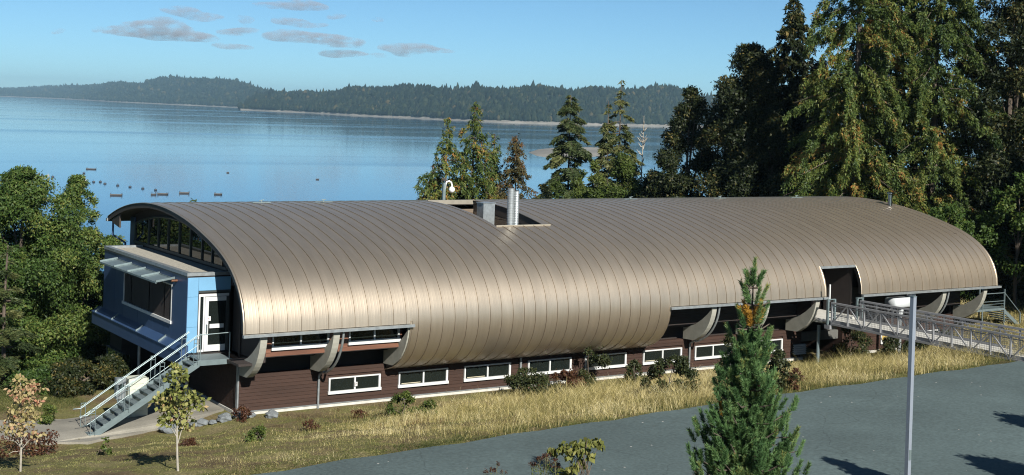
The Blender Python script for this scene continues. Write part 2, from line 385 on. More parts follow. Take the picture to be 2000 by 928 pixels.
# ------------------------------------------------------------------ ground
def road_z(x): return -1.25 + (x - 30) * 0.013
def road_edge(x): return -11.5 - ((30 - np.clip(x, -40, 30)) / 35.0) ** 2 * 1.0
def sstep(a, b, x):
    t = np.clip((x - a) / (b - a), 0, 1); return t * t * (3 - 2 * t)
def ground(x, y):
    x = np.asarray(x, float); y = np.asarray(y, float)
    zr = road_z(np.clip(x, -40, 60)); ye = road_edge(x)
    foot = -3.58 - 0.27 * sstep(0.2, -2.2, x) * sstep(-3.5, 1.8, y) + 1.0 * sstep(38, 47, x)
    t = np.clip((y - ye - 0.25) / (1.2 - ye), 0, 1)
    bank = zr + (foot - zr) * (0.35 * t + 0.65 * t * t * (3 - 2 * t)) - 0.04
    back = foot - 0.9 * sstep(8, 22, y) - 23.5 * np.clip((y - 16) / 88, 0, 1.25)
    side = -0.05 * np.clip(-x - 8, 0, 60) * sstep(-6, 14, y)
    z = np.where(y < ye + 0.25, zr - 0.05, np.where(y < 1.2, bank, back)) + side * (y > ye)
    d = np.hypot(x - CAM[0], y - CAM[1])
    hill = 7.0 - 8.6 * sstep(1.5, 21, d)
    z = np.where((y < -23.3) & (d < 30), np.maximum(z, hill), z)
    nz = 0.05 * np.sin(x * 1.7 + 0.6 * y) * np.sin(y * 1.3 - 0.4 * x) + 0.03 * np.sin(x * 4.1) * np.sin(y * 3.7 + x)
    return z + nz * ((y > ye + 0.4) & ~((x > -0.6) & (x < 44) & (y > 1.0) & (y < 18)))
def ground_at(px, py):
    d = ray(px, py); t = 20.0
    while t < 200:
        p = CAM + d * t
        if p[2] < ground(p[0], p[1]): return np.array([p[0], p[1], float(ground(p[0], p[1]))])
        t += 0.04
    return None

def axis(a, b, c, d, fine, coarse):
    return np.unique(np.round(np.r_[np.arange(a, b, coarse), np.arange(b, c, fine), np.arange(c, d + .01, coarse)], 3))
gx = axis(-220, -16, 52, 260, 0.5, 4); gy = axis(-80, -24, 12, 125, 0.5, 4)
X, Y = np.meshgrid(gx, gy); Z = ground(X, Y)
nx = len(gx); ii = (np.arange(len(gy) - 1)[:, None] * nx + np.arange(nx - 1)[None]).ravel()
o = link('ground', np_mesh('ground', np.c_[X.ravel(), Y.ravel(), Z.ravel()], np.c_[ii, ii + 1, ii + nx + 1, ii + nx]), TURF, smooth=True)
tag(o, kind='structure')
rx = np.arange(-40, 90.1, 1.0); rows = np.linspace(0, 1, 14)
V = np.array([(x, road_edge(x) + 0.08 * math.sin(x * 2.1) + 0.05 * math.sin(x * 5.3) + r * (-23.2 - road_edge(x)), float(road_z(min(max(x, -40), 60))) + 0.006) for r in rows for x in rx])
n_ = len(rx); ii = (np.arange(len(rows) - 1)[:, None] * n_ + np.arange(n_ - 1)[None]).ravel()
o = link('road', np_mesh('road', V, np.c_[ii + n_, ii + n_ + 1, ii + 1, ii]), ASPH); tag(o, kind='structure')

# concrete path from the stair foot to under the stair
pth = [(-9.5, 4.6), (-6.6, 1.9), (-5.4, 1.2), (-4.0, 1.75), (-2.9, 2.2), (-1.9, 2.35), (-0.6, 2.6), (0.5, 3.2), (0.5, 6.5), (-1.0, 6.6), (-2.4, 5.4), (-4.4, 5.0), (-6.5, 5.4), (-9.5, 7.2)]
def path_sheet():
    from mathutils.geometry import tessellate_polygon
    pts = []
    for i, p in enumerate(pth):
        q = pth[(i + 1) % len(pth)]
        for t in (0, .33, .66): pts.append((p[0] + (q[0] - p[0]) * t, p[1] + (q[1] - p[1]) * t))
    zt = [max(float(ground(a, b)), -3.9) + 0.09 for a, b in pts]
    tri = tessellate_polygon([[Vector((a, b, 0)) for a, b in pts]])
    n = len(pts)
    vs = [(a, b, z) for (a, b), z in zip(pts, zt)] + [(a, b, z - 0.35) for (a, b), z in zip(pts, zt)]
    fs = [tuple(t) for t in tri] + [(i, n + i, n + (i + 1) % n, (i + 1) % n) for i in range(n)]
    me = bpy.data.meshes.new('path'); me.from_pydata(vs, [], fs); me.update()
    return link('path', me, PATHM)
tag(path_sheet(), kind='structure')

# water to the horizon
r = 60000
o = link('water', np_mesh('water', [(-r, -200, WATER_Z), (r, -200, WATER_Z), (r, r, WATER_Z), (-r, r, WATER_Z)], [(0, 1, 2, 3)]), WATER)
tag(o, kind='structure')

# ------------------------------------------------------------------ the long building
B = thing('long_building', 'long two storey building under a rolled bronze metal roof with a blue bay', 'building', (0, 2.2, -3.6))
BL = LOC[B.name]

def deck_piece(mb, x0, x1, a, b, th=0.2):
    o_ = sect(a, b, 0.0); i_ = sect(a, b, -th)
    n = len(o_)
    poly = list(map(tuple, o_)) + list(map(tuple, i_[::-1]))
    vs = [(x0, *p) for p in poly] + [(x1, *p) for p in poly]; m = len(poly)
    fs = []
    for i in range(n - 1):
        j = m - 1 - i
        fs.append((i, i + 1, m + i + 1, m + i)); fs.append((j - 1, j, m + j, m + j - 1))
        fs.append((i, j, j - 1, i + 1)); fs.append((m + i, m + i + 1, m + j - 1, m + j))
    fs.append((0, m, m + m - 1, m - 1)); fs.append((n - 1, n, m + n, m + n - 1))
    mb.add(vs, fs)
XN0, XN1 = 13.97, 16.60
mb = MB()
for x0, x1, a, b in [(-0.06, 7.1, SE, SEND), (7.1, XN0, S0, SEND), (XN0, XN1, S0, SN0), (XN0, XN1, SN1, SEND), (XN1, 20.55, S0, SEND),
                     (20.55, 30.5, SE, SEND), (30.5, 33.06, SD, SEND), (33.06, 43.72, SE, SEND)]:
    deck_piece(mb, x0, x1, a, b)
ROOFO = mb.build('roof', DECK, B)

PANELS = {}
def panel_mesh(a, b, w, seam=True):
    key = (round(a, 3), round(b, 3), round(w, 3), seam)
    if key in PANELS: return PANELS[key]
    cs = [(0.008, 0.012), (0.008, 0.04), (0.024, 0.04), (0.024, 0.014), (w, 0.014)] if seam else [(0.0, 0.014), (w, 0.014)]
    cs = [cs[0]] + cs[1:] if seam else cs
    vs = []; L = [sect(a, b, h, 0.38) for _, h in cs]
    n = len(L[0]); m = len(cs)
    for (u, h), P in zip(cs, L): vs += [(u, y, z) for y, z in P]
    fs = [(j * n + i, (j + 1) * n + i, (j + 1) * n + i + 1, j * n + i + 1) for j in range(m - 1) for i in range(n - 1)]
    me = bpy.data.meshes.new('roof_panel'); me.from_pydata(vs, [], fs); me.update()
    me.polygons.foreach_set('use_smooth', [True] * len(me.polygons)); me.set_sharp_from_angle(angle=math.radians(40))
    me.materials.append(ROOF); PANELS[key] = me
    return me
def panel(k, a, b, w=PITCH, x=None, seam=True):
    o = link('roof_panel', panel_mesh(a, b, w, seam), None, ROOFO)
    o.location = (k * PITCH if x is None else x, -BL[1], -BL[2])
for k in range(0, 76):
    x = k * PITCH
    if k == 12: panel(k, SE, SEND, PITCH / 2); panel(k, S0, SEND, PITCH / 2, x + PITCH / 2, False)
    elif k < 12: panel(k, SE, SEND)
    elif k == 24: panel(k, S0, SEND, PITCH / 2); panel(k, S0, SN0, PITCH / 2, x + PITCH / 2, False); panel(k, SN1, SEND, PITCH / 2, x + PITCH / 2, False)
    elif 25 <= k < 29: panel(k, S0, SN0); panel(k, SN1, SEND)
    elif k < 36: panel(k, S0, SEND)
    elif k == 53: panel(k, SE, SEND, PITCH / 2); panel(k, SD, SEND, PITCH / 2, x + PITCH / 2, False)
    elif 54 <= k < 58: panel(k, SD, SEND)
    else: panel(k, SE, SEND)
panel(76, SE, SEND, 0.405)
# end trims of the same metal, notch and doorway flashing
def strip_mesh(a, b, w, h):
    L = [sect(a, b, q, 0.38) for q in (0.01, h, h, 0.01)]; us = (0, 0, w, w); n = len(L[0]); vs = []
    for u, P in zip(us, L): vs += [(u, y, z) for y, z in P]
    fs = [(j * n + i, (j + 1) * n + i, (j + 1) * n + i + 1, j * n + i + 1) for j in range(3) for i in range(n - 1)]
    me = bpy.data.meshes.new('trim'); me.from_pydata(vs, [], fs); me.update(); return me
for x, a, b, w in [(-0.09, SE, SEND, 0.1), (43.66, SE, SEND, 0.1), (30.46, SE, SD, 0.1), (33.02, SE, SD, 0.07), (7.04, S0, SE + .1, 0.09), (20.5, S0, SE + .1, 0.09)]:
    o = link('edge_trim', strip_mesh(a, b, w, 0.03), ROOF, ROOFO, True); o.location = (x, -BL[1], -BL[2])
FL = M('pale_flashing', (0.36, 0.33, 0.27), 0.5, 0.2, 0.1)
def on_roof(y, off=0.0):
    p = sect(arc_y(y) - .02, arc_y(y) + .02, off); return p[len(p) // 2]
p = on_roof(4.72, 0.05)
MB().box(XN0 - .03, XN1 + .35, p[0] - .03, p[0] + .03, p[1] - .06, p[1] + .012).build('notch_flashing', FL, ROOFO)
p = on_roof(11.0, 0.04)
MB().box(XN0 - .02, XN1 + .05, p[0] - .03, p[0] + .04, p[1] - .2, p[1] + .01).build('notch_fascia', FL, ROOFO)
# roof well: boarded cheeks and floor
MB().box(XN0 - .2, XN1 + .2, 4.6, 11.3, 1.95, 2.05).build('well_floor', DARKWALL, B)
MB().box(XN0 - .2, XN1 + .2, 4.5, 4.62, 1.95, 3.05).build('well_wall', OLDWOOD, B)
for i in range(8):
    z0 = 2.06 + i * 0.19
    MB().box(XN0 + .02, XN1 - .02, 10.95 + (i % 2) * .006, 11.0, z0, z0 + .182).build('well_board', OLDWOOD, B)
for i in range(9):
    z0 = 2.06 + i * 0.2; 
    y0 = 4.75 + (0 if z0 < 3.0 else (z0 - 3.0) * 4.3)
    for xx in (XN0 - .03, XN1 + .0):
        y1_ = 10.9
        if z0 + .19 < 3.78: MB().box(xx + (i % 2) * .006, xx + .03, y0, y1_, z0, z0 + .192).build('well_board', OLDWOOD, B)
def cheek(x0, x1):
    a = sect(SN0, SN1, -0.02); mb = MB(); mb.prism_x([tuple(q) for q in a] + [(11.0, 3.5), (9, 3.45), (6.5, 3.2), (4.8, 2.85)], x0, x1); return mb
cheek(XN1 - .01, XN1 + .045).build('well_cheek_trim', DECK, B)
cheek(XN0 - .045, XN0 + .01).build('well_cheek_trim', DECK, B)

# eave gutters
for x0, x1 in [(-.12, 7.16), (20.5, 30.56), (33.0, 43.86)]:
    MB().box(x0, x1, -.045, 0.09, -.19, -.085).build('eave_gutter', GALV, B)
MB().box(30.5, 33.1, sect(SD, SD + .1)[0][0] - .05, sect(SD, SD + .1)[0][0] + .1, 1.24, 1.36).build('lintel_flashing', GALV, B)
MB().box(-.1, 43.7, 16.9, 17.1, 2.72, 2.86).build('rear_gutter', GALV, B)

# walls and the dark inside
MB().box(0.62, 31.0, 2.24, 2.5, -3.6, -2.03).build('lower_wall', SIDING, B)
MB().box(34.2, 42.9, 2.24, 2.5, -3.7, -1.9).build('lower_wall', SIDING, B)
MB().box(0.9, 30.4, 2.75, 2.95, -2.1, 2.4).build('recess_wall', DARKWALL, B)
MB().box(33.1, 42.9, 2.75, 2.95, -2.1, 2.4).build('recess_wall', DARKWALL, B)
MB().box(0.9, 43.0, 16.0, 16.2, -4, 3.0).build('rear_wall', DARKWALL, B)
MB().box(30.4, 33.2, 6.9, 7.1, -3.6, 3.4).build('passage_wall', DARKWALL, B)
def under_roof(y0, y1, x0, x1, zb):
    a = sect(arc_y(y0), arc_y(y1), -.24, .3)
    return MB().prism_x([(a[0][0], zb)] + [tuple(q) for q in a][::1] + [(a[-1][0], zb)], x0, x1)
under_roof(.7, 7.0, 30.3, 30.42, -1.2).build('passage_side_wall', DARKWALL, B)
under_roof(.7, 7.0, 33.1, 33.22, -1.2).build('passage_side_wall', DARKWALL, B)
MB().box(30.43, 33.09, 0.2, 7, -1.4, -1.22).build('passage_floor', CONC, B)
MB().box(31.06, 34.09, 2.6, 2.9, -2.75, -2.3).build('undercroft_beam', M('shade_dark_concrete', (.13, .13, .12), .9), B)  # shadow on the beam is put into a darker concrete colour
MB().box(30.9, 31.05, 2.3, 9, -3.6, -1.5).build('undercroft_side_wall', SIDING, B)
MB().box(34.1, 34.2, 2.3, 9, -3.6, -1.5).build('undercroft_side_wall', SIDING, B)
MB().box(30.5, 34.5, 9, 9.2, -3.6, -1.2).build('undercroft_back_wall', DARKWALL, B)
MB().box(42.7, 42.9, 2.3, 16, -3.6, 2.6).build('right_end_wall', DARKWALL, B)
# projecting upper wall behind the eaves, left part with boards and windows
MB().box(1.15, 7.1, 0.985, 1.2, -1.1, 1.6).build('upper_wall', CEDAR, B)
for i in range(8):
    z0 = -1.13 + i * .135
    for a, b in ([(1.12, 7.12)] if z0 + .127 < -.9 else [(1.12, 1.4), (3.9, 4.67), (7.03, 7.12)]):
        MB().box(a, b, .94 + (i % 2) * .004, .968, z0, z0 + .127).build('cedar_board', CEDAR, B)
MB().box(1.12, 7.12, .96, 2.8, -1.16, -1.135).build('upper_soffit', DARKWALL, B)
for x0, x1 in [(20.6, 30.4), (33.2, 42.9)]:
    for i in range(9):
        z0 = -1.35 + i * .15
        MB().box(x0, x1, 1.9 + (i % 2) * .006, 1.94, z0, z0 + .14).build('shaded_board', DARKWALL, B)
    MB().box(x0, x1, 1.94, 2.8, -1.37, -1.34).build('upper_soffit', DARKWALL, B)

def window(x0, x1, z0, z1, y, fw=0.09, mull=0.5, frame=WHITE, pane=PANE, top=True, name='window', sill=1.3):
    mb = MB(); d0, d1 = y - .05, y + .03
    mb.box(x0 - .03, x1 + .03, d0 - .03, d1, z0, z0 + fw * sill)
    if top: mb.box(x0, x1, d0, d1, z1 - fw * .55, z1)
    mb.box(x0, x0 + fw * .7, d0, d1, z0 + fw * sill, z1 - (fw * .55 if top else 0)); mb.box(x1 - fw, x1, d0, d1, z0 + fw * sill, z1 - (fw * .55 if top else 0))
    xm = x0 + (x1 - x0) * mull
    mb.box(xm - fw * .38, xm + fw * .38, d0 + .008, d1, z0 + fw * sill, z1 - (fw * .55 if top else 0))
    f = mb.build(name, frame, B)
    for a, b in ((x0 + fw * .7, xm - fw * .38), (xm + fw * .38, x1 - fw)):
        MB().box(a, b, y + .005, y + .02, z0 + fw * sill, z1 - .02).build('pane', pane, f)
    return f
WIN = [(4.52, 6.87), (7.72, 10.1), (10.92, 13.3), (14.22, 16.58), (17.35, 19.72), (20.72, 23.07), (23.9, 26.2), (27.3, 29.68)]
for i, (a, b) in enumerate(WIN):
    w = window(a, b, -3.08, -2.42, 2.2)
    if i in (1, 2, 5):   # pale stick lying in the sliding track
        MB().box(a + .15, a + 1.05, 2.17, 2.19, -2.93, -2.905).build('track_stick', M('pale_wood_stick', (.6, .55, .4)), w)
mb = MB().box(5.66, 5.78, 2.11, 2.125, -2.83, -2.66); card = mb.build('parking_card', PAPER, B)
def text(body, size, loc, mat, parent, rot=(math.pi / 2, 0, 0)):
    c = bpy.data.curves.new('lettering', 'FONT'); c.body = body; c.size = size; c.extrude = 0.002; c.align_x = 'CENTER'
    t = bpy.data.objects.new('lettering', c); COL.objects.link(t); dg = bpy.context.evaluated_depsgraph_get()
    me = bpy.data.meshes.new_from_object(t.evaluated_get(dg)); bpy.data.objects.remove(t)
    o = link('lettering', me, mat, parent); o.rotation_euler = rot; o.location = np.array(loc) - LOC[parent.name]; return o
text('P', 0.15, (5.72, 2.105, -2.8), M('dark_print', (.05, .03, .03)), card)
for a, b in ((1.45, 3.85), (4.72, 7.0)):
    window(a, b, -.9, .4, .95, fw=.085, mull=.5, top=False, name='upper_window', sill=1.9)
# lap siding, row by row, cut round the windows
def siding(x0, x1, holes, y, zb, rows_, h=.14, name='siding_board'):
    for r_ in range(rows_):
        z0 = zb + r_ * h; z1 = z0 + h - .008
        cuts = sorted((a, b) for a, b, c, d in holes if not (z1 <= c + .01 or z0 >= d - .01))
        xs = x0
        segs = []
        for a, b in cuts: segs.append((xs, a - .035)); xs = b + .035
        segs.append((xs, x1))
        for a, b in segs:
            if b - a < .06: continue
            MB().hexa([(a, y - .028, z0), (b, y - .028, z0), (b, y + .02, z0), (a, y + .02, z0), (a, y - .008, z1), (b, y - .008, z1), (b, y + .02, z1), (a, y + .02, z1)]).build(name, SIDING, B)
siding(0.66, 31.0, [(a, b, -3.08, -2.42) for a, b in WIN] + [(30.4, 31.35, -3.3, -2.74)], 2.2, -3.42, 10)
siding(34.25, 42.8, [(36.9, 38.0, -3.16, -2.66), (39.9, 41.6, -3.16, -2.66)], 2.2, -3.42, 11)
f = window(36.9, 38.0, -3.16, -2.66, 2.2, mull=.97)
MB().box(37.0, 37.75, 2.185, 2.2, -2.98, -2.72).build('blind', YELLOW, f)
window(39.9, 41.6, -3.16, -2.66, 2.2)
lv = MB().box(30.43, 31.32, 2.21, 2.24, -3.3, -2.76).build('louvre_vent', DARKFR, B)
for i in range(5):
    z0 = -3.28 + i * .105
    MB().hexa([(30.44, 2.1, z0), (31.3, 2.1, z0), (31.3, 2.2, z0 + .04), (30.44, 2.2, z0 + .04), (30.44, 2.1, z0 + .03), (31.3, 2.1, z0 + .03), (31.3, 2.2, z0 + .07), (30.44, 2.2, z0 + .07)]).build('louvre_slat', WHITE, lv)
# foundation and its drip trim, corner post
MB().box(0.56, 31.1, 2.14, 2.5, -3.95, -3.46).build('foundation', CONC, B)
MB().box(34.2, 42.9, 2.14, 2.5, -3.9, -3.46).build('foundation', CONC, B)
MB().box(0.55, 31.1, 2.11, 2.2, -3.458, -3.425).build('drip_trim', GALV, B)
MB().box(0.6, 0.66, 2.14, 2.3, -3.42, -1.4).build('corner_trim', GALV, B)
# left end wall of the lower storey: boards running back
MB().box(0.68, 0.8, 2.3, 12, -4.2, -1.35).build('lower_end_wall', SIDING, B)
for r_ in range(15):
    z0 = -3.42 + r_ * .14
    MB().box(0.64, 0.678 - (r_ % 2) * .004, 2.3, 11.0, z0, z0 + .132).build('end_wall_board', SIDING, B)
MB().box(0.6, 0.9, 2.2, 12, -4.3, -3.45).build('end_foundation', CONC, B)
under_roof(.5, 3.6, .95, 1.1, -1.3).build('end_recess_wall', DARKWALL, B)
MB().box(0.1, 1.1, .9, 2.2, -1.42, -1.33).build('end_soffit', DARKWALL, B)

# curved brackets under the eaves
def bracket(x, w=.27, pipe=False):
    out = [tuple(q) for q in sect(arc_z(-1.98), arc_z(-.22), -.02, .22)][::-1]
    inn = [(2.2, -2.0), (2.2, -1.46), (1.9, -1.4), (1.33, -1.18), (.88, -.9), (.5, -.6), (.3, -.4), (.22, -.22)]
    MB().prism_x(out + inn, x - w, x).build('roof_bracket', FINM, B)
    if pipe:
        P = [(x + .14, q[0], q[1]) for q in sect(arc_z(-2.1), arc_z(-.15), .0, .2)][::-1]
        MB().tube(P, .05, 8).build('curved_downpipe', GALV, B, True)
        P2 = [(x + .14, 1.75, -2.05), (x + .1, 2.06, -2.2), (x + .08, 2.08, -2.3), (x + .08, 2.08, -3.6)]
        MB().tube(P2, .045, 8).build('downpipe', GALV, B, True)
for x, pp in [(0.92, False), (3.95, True), (7.25, False), (23.4, True), (26.78, False), (30.15, False), (39.6, True), (42.95, False)]:
    bracket(x, .27, pp)
MB().tube([(13.75, 2.06, -2.2), (13.75, 2.06, -3.6)], .05, 8).build('downpipe', GALV, B, True)

# clerestory in the left gable
CX = 0.8
a0, a1 = arc_y(4.0), arc_y(15.45)
topc = [(y, z) for y, z in sect(a0, a1, -.62, .35)]
fr = MB()
def arch_at(y): return float(np.interp(y, [q[0] for q in topc], [q[1] for q in topc]))
zs = 1.93
cl = MB().prism_x([(4.3, zs - .02)] + [(y, z) for y, z in topc if z > zs] + [(15.5, zs - .02)], CX + .04, CX + .1).build('clerestory_backing', BLACK, B)
fr.tube([(CX, y, max(z, zs)) for y, z in topc if z > zs - .2], .055, 6)
fr.box(CX - .05, CX + .05, 4.0, 15.6, zs - .1, zs + .01)
CLF = fr.build('clerestory_frame', DARKFR, B)
ms = [15.45, 13.55, 12.25, 10.95, 9.55, 8.2, 6.85, 5.7, 4.6]
for a, b in zip(ms[1:], ms[:-1]):
    ys = np.linspace(a + .05, b - .05, 6)
    MB().prism_x([(y, zs + .01) for y in (ys[0], ys[-1])] + [(y, max(arch_at(y) - .05, zs + .02)) for y in ys[::-1]], CX + .01, CX + .03).build('clerestory_pane', PANE, CLF)
for y in ms[:-1]:
    MB().box(CX - .045, CX + .045, y - .035, y + .035, zs + .01, arch_at(y) + .02).build('clerestory_mullion', DARKFR, CLF)
up = [(y, z) for y, z in sect(arc_y(3.6), arc_y(16.1), -.2, .35)]
lo = [(y, max(z, zs)) for y, z in sect(arc_y(3.6), arc_y(16.1), -.60, .35)]
MB().prism_x(up + lo[::-1], CX + .02, CX + .2).build('gable_wall', DARKWALL, B)
MB().box(CX - .02, CX + .2, 15.5, 16.15, .5, 3.0).build('gable_corner_panel', BLUE_SHADE, B)
MB().box(CX + .0, CX + .2, 3.4, 15.5, 1.3, zs - .1).build('gable_apron', DARKWALL, B)
P = [(.1, 16.6, 2.8), (.1, 16.6, 2.1), (.45, 16.3, 1.85), (.6, 16.25, 1.75), (.6, 16.25, 1.2)]
MB().tube(P, .05, 8).build('rear_downpipe', BLUE_SHADE, B, True)
MB().hexa([(-.02, 15.3, 2.55), (-.02, 16.4, 2.72), (.06, 16.4, 2.72), (.06, 15.3, 2.55), (-.02, 15.3, 3.2), (-.02, 16.4, 2.86), (.06, 16.4, 2.86), (.06, 15.3, 3.2)]).build('rear_bracket', DECK, B)

# the blue bay
BX0, BX1, BY0, BY1, BZ0, BZ1 = -1.0, 0.8, 3.6, 14.2, -1.3, 1.82
bay = MB().box(BX0 + .02, BX1, BY0 + .02, BY1, BZ0, BZ1 - .12).build('blue_bay', DARKWALL, B)
MB().box(BX0 + .1, BX1, BY0 + .1, BY1 - .1, BZ1 - .119, BZ1 - .06).build('gravel_roof', GRAVEL, bay)
pr = MB(); pr.box(BX0 - .03, BX0 + .2, BY0 - .03, BY1 + .03, BZ1 - .1, BZ1 + .03)
pr.box(BX0 + .2, BX1 - .1, BY0 - .03, BY0 + .17, BZ1 - .1, BZ1 + .03); pr.box(BX0 + .2, BX1 - .1, BY1 - .15, BY1 + .03, BZ1 - .1, BZ1 + .03)
pr.build('parapet_cap', GALV, bay)
MB().box(BX0 - .025, BX0, BY0, BY1, BZ1 - .16, BZ1 - .12).build('parapet_groove', DARKFR, bay)
WY0, WY1, WZ0, WZ1 = 5.3, 11.35, -.3, 1.2
ycuts = [(3.6, 5.3), (5.3, 7.4), (7.4, 9.4), (9.4, 11.35), (11.35, 12.6), (12.6, 14.2)]
for a, b in ycuts:
    a_, b_ = a + .008, b - .008
    if b <= WY0 or a >= WY1:
        MB().box(BX0, BX0 + .019, a_, b_, BZ0 + .35, BZ1 - .17).build('cladding_panel', BLUE_SHADE, bay)
    else:
        MB().box(BX0, BX0 + .019, a_, b_, BZ0 + .35, WZ0 - .006).build('cladding_panel', BLUE_SHADE, bay)
        MB().box(BX0, BX0 + .019, a_, b_, WZ1 + .006, BZ1 - .17).build('cladding_panel', BLUE_SHADE, bay)
wf = MB()
wf.box(BX0 - .05, BX0 + .16, WY0 - .05, WY1 + .05, WZ0 - .08, WZ0 + .04); wf.box(BX0 - .012, BX0 + .16, WY0, WY1, WZ1 - .05, WZ1)
for y in (WY0, WY1 - .08): wf.box(BX0 - .012, BX0 + .16, y, y + .08, WZ0 + .03, WZ1 - .05)
wfo = wf.build('bay_window', WHITE, B)
wm = [WY0 + .05, 6.2, 8.05, 10.35, WY1 - .05]
for a, b in zip(wm[:-1], wm[1:]):
    MB().box(BX0 + .1, BX0 + .12, a + .03, b - .03, WZ0 + .03, WZ1 - .05).build('pane', PANE, wfo)
for y in wm[1:-1]: MB().box(BX0 + .02, BX0 + .14, y - .045, y + .045, WZ0 + .04, WZ1 - .05).build('mullion', WHITE, wfo)
# ledge along the foot of the bay
LX, LY0, LY1 = -1.32, 3.3, 14.75
MB().prism_x([], 0, 0) if False else None
lg = MB(); lg.add([(LX, LY0, -1.7), (LX, LY1, -1.7), (LX, LY1, -1.17), (LX, LY0, -1.17), (BX0, LY0, -1.7), (BX0, LY1, -1.7), (BX0, LY1, -.94), (BX0, LY0, -.94)],
                  [(0, 3, 2, 1), (3, 7, 6, 2), (4, 5, 6, 7), (0, 1, 5, 4), (0, 4, 7, 3), (1, 2, 6, 5)])
LG = lg.build('bay_ledge', BLUE_SHADE, B)
MB().box(LX - .03, LX + .03, LY0 - .02, LY1 + .02, -1.185, -1.15).build('ledge_nosing', BLUE_SHADE, LG)
for y in (14.3, 11.9, 8.6, 5.8):
    MB().hexa([(LX - .01, y - .03, -1.17), (BX0 - .01, y - .03, -.945), (BX0 - .01, y + .03, -.945), (LX - .01, y + .03, -1.17), (LX - .01, y - .03, -1.1), (BX0 - .01, y - .03, -.875), (BX0 - .01, y + .03, -.875), (LX - .01, y + .03, -1.1)]).build('ledge_seam', STEEL, LG)
MB().box(LX + .02, BX1, LY0 + .02, LY1 - .3, -1.72, -1.3).build('bay_floor_edge', DARKWALL, B)
# sunshade
SH = MB(); y0, y1, xi, xo, zi, zo = 4.98, 12.25, -1.02, -1.78, 1.46, 1.34
SH.bar((xo, y0, zo), (xo, y1, zo), .05, .07); SH.bar((xi - .03, y0, zi), (xi - .03, y1, zi), .04, .06)
SHO = SH.build('sunshade', STEEL, B)
for i in range(9):
    t = (i + .6) / 9.6; x = xi + (xo - xi) * t; z = zi + (zo - zi) * t
    MB().hexa([(x - .037, y0, z - .02), (x - .037, y1, z - .02), (x + .037, y1, z + .004), (x + .037, y0, z + .004), (x - .037, y0, z - .01), (x - .037, y1, z - .01), (x + .037, y1, z + .014), (x + .037, y0, z + .014)]).build('shade_blade', STEEL, SHO)
for y in (y0, 6.75, 8.5, 10.3, y1):
    MB().bar((xi, y, zi + .05), (xo - .02, y, zo + .05), .06, .08).build('shade_arm', STEEL, SHO)
MB().tube([(xi, 10.9, .95), (-1.5, 11.6, 1.36)], .02, 6).build('shade_strut', STEEL, SHO)
MB().tube([(-1.0, 4.75, 1.42), (-1.25, 4.72, 1.42)], .05, 8).build('overflow_spout', M('copper_spout', (.25, .12, .07), .5, .5), B, True)
# front face with the door
DX0, DX1, DZ0, DZ1 = -.52, .62, -1.27, .95
for z0, z1 in ((-1.28, -.28), (-.272, .9), (.908, 1.66)):
    MB().box(BX0 + .02, DX0 - .03, BY0 - .005, BY0 + .018, z0, z1).build('front_panel', BLUE_LIT, bay)
MB().box(DX0 - .02, .78, BY0 - .005, BY0 + .018, 1.14, 1.66).build('front_panel', BLUE_LIT, bay)
MB().box(DX0 - .03, .78, BY0 - .04, BY0 + .05, 1.06, 1.13).build('door_head_trim', DARKFR, bay)
df = MB(); df.box(DX0, DX0 + .06, 3.58, 3.66, DZ0, 1.0); df.box(DX0 + .06, .72, 3.58, 3.66, .9, 1.0); df.box(-.33, -.27, 3.58, 3.66, DZ0, .9); df.box(DX0 + .06, -.33, 3.58, 3.66, DZ0, DZ0 + .09)
DF = df.build('door_frame', WHITE, B)
MB().box(DX0 + .06, -.33, 3.61, 3.62, DZ0 + .09, .9).build('sidelight', PANE, DF)
dr = MB(); dr.box(-.265, -.12, 3.55, 3.6, DZ0 + .02, .88); dr.box(-.12, .6, 3.55, 3.6, .72, .88); dr.box(-.12, .6, 3.55, 3.6, DZ0 + .02, DZ0 + .27); 
DR = dr.build('door', WHITE, B)
MB().box(.6, .72, 3.55, 3.6, DZ0 + .02, .88).build('shaded_hinge_stile', DARKFR, DR)  # stile of the white door, dark colour stands for the shadow on it
MB().box(-.12, .6, 3.57, 3.585, DZ0 + .27, .72).build('door_glass', PANE, DR)
MB().box(-.08, .5, 3.5, 3.55, -.34, -.18).build('push_bar', WHITE, DR)
MB().tube([(-.2, 3.55, -.5), (-.2, 3.47, -.5), (-.2, 3.47, -.2), (-.2, 3.55, -.2)], .02, 6).build('door_pull', STEEL, DR)
cd_ = MB().box(-.2, -.03, 3.535, 3.545, -.05, .12).build('door_notice', PAPER, DR)
text('P', .11, (-.115, 3.532, .0), REDINK, cd_)
# what holds the bay up
MB().tube([(-.6, 10.2, -4.3), (-.6, 10.2, -1.7)], .07, 8).build('bay_column', GALV, B, True)
MB().tube([(-.6, 4.4, -4.0), (-.6, 4.4, -1.7)], .07, 8).build('bay_column', GALV, B, True)
pv = MB()
for y in (11.2, 12.4, 13.7): pv.box(-.93, -.87, y - .03, y + .03, -4.0, -2.6)
pv.box(-.95, -.85, 11.2, 13.7, -4.05, -3.95); pv.box(-.95, -.85, 11.2, 13.7, -2.64, -2.58)
PV = pv.build('lower_glazing', DARKFR, B)
for a, b in ((11.25, 12.35), (12.45, 13.65)): MB().box(-.905, -.895, a, b, -3.95, -2.64).build('pane', PANE2, PV)
MB().box(-.8, .6, 12, 13.6, -4.4, -1.75).build('porch_wall', DARKWALL, B)
MB().box(-1.0, -.85, 11.1, 13.8, -4.12, -4.06).build('porch_sill', WHITE, B)

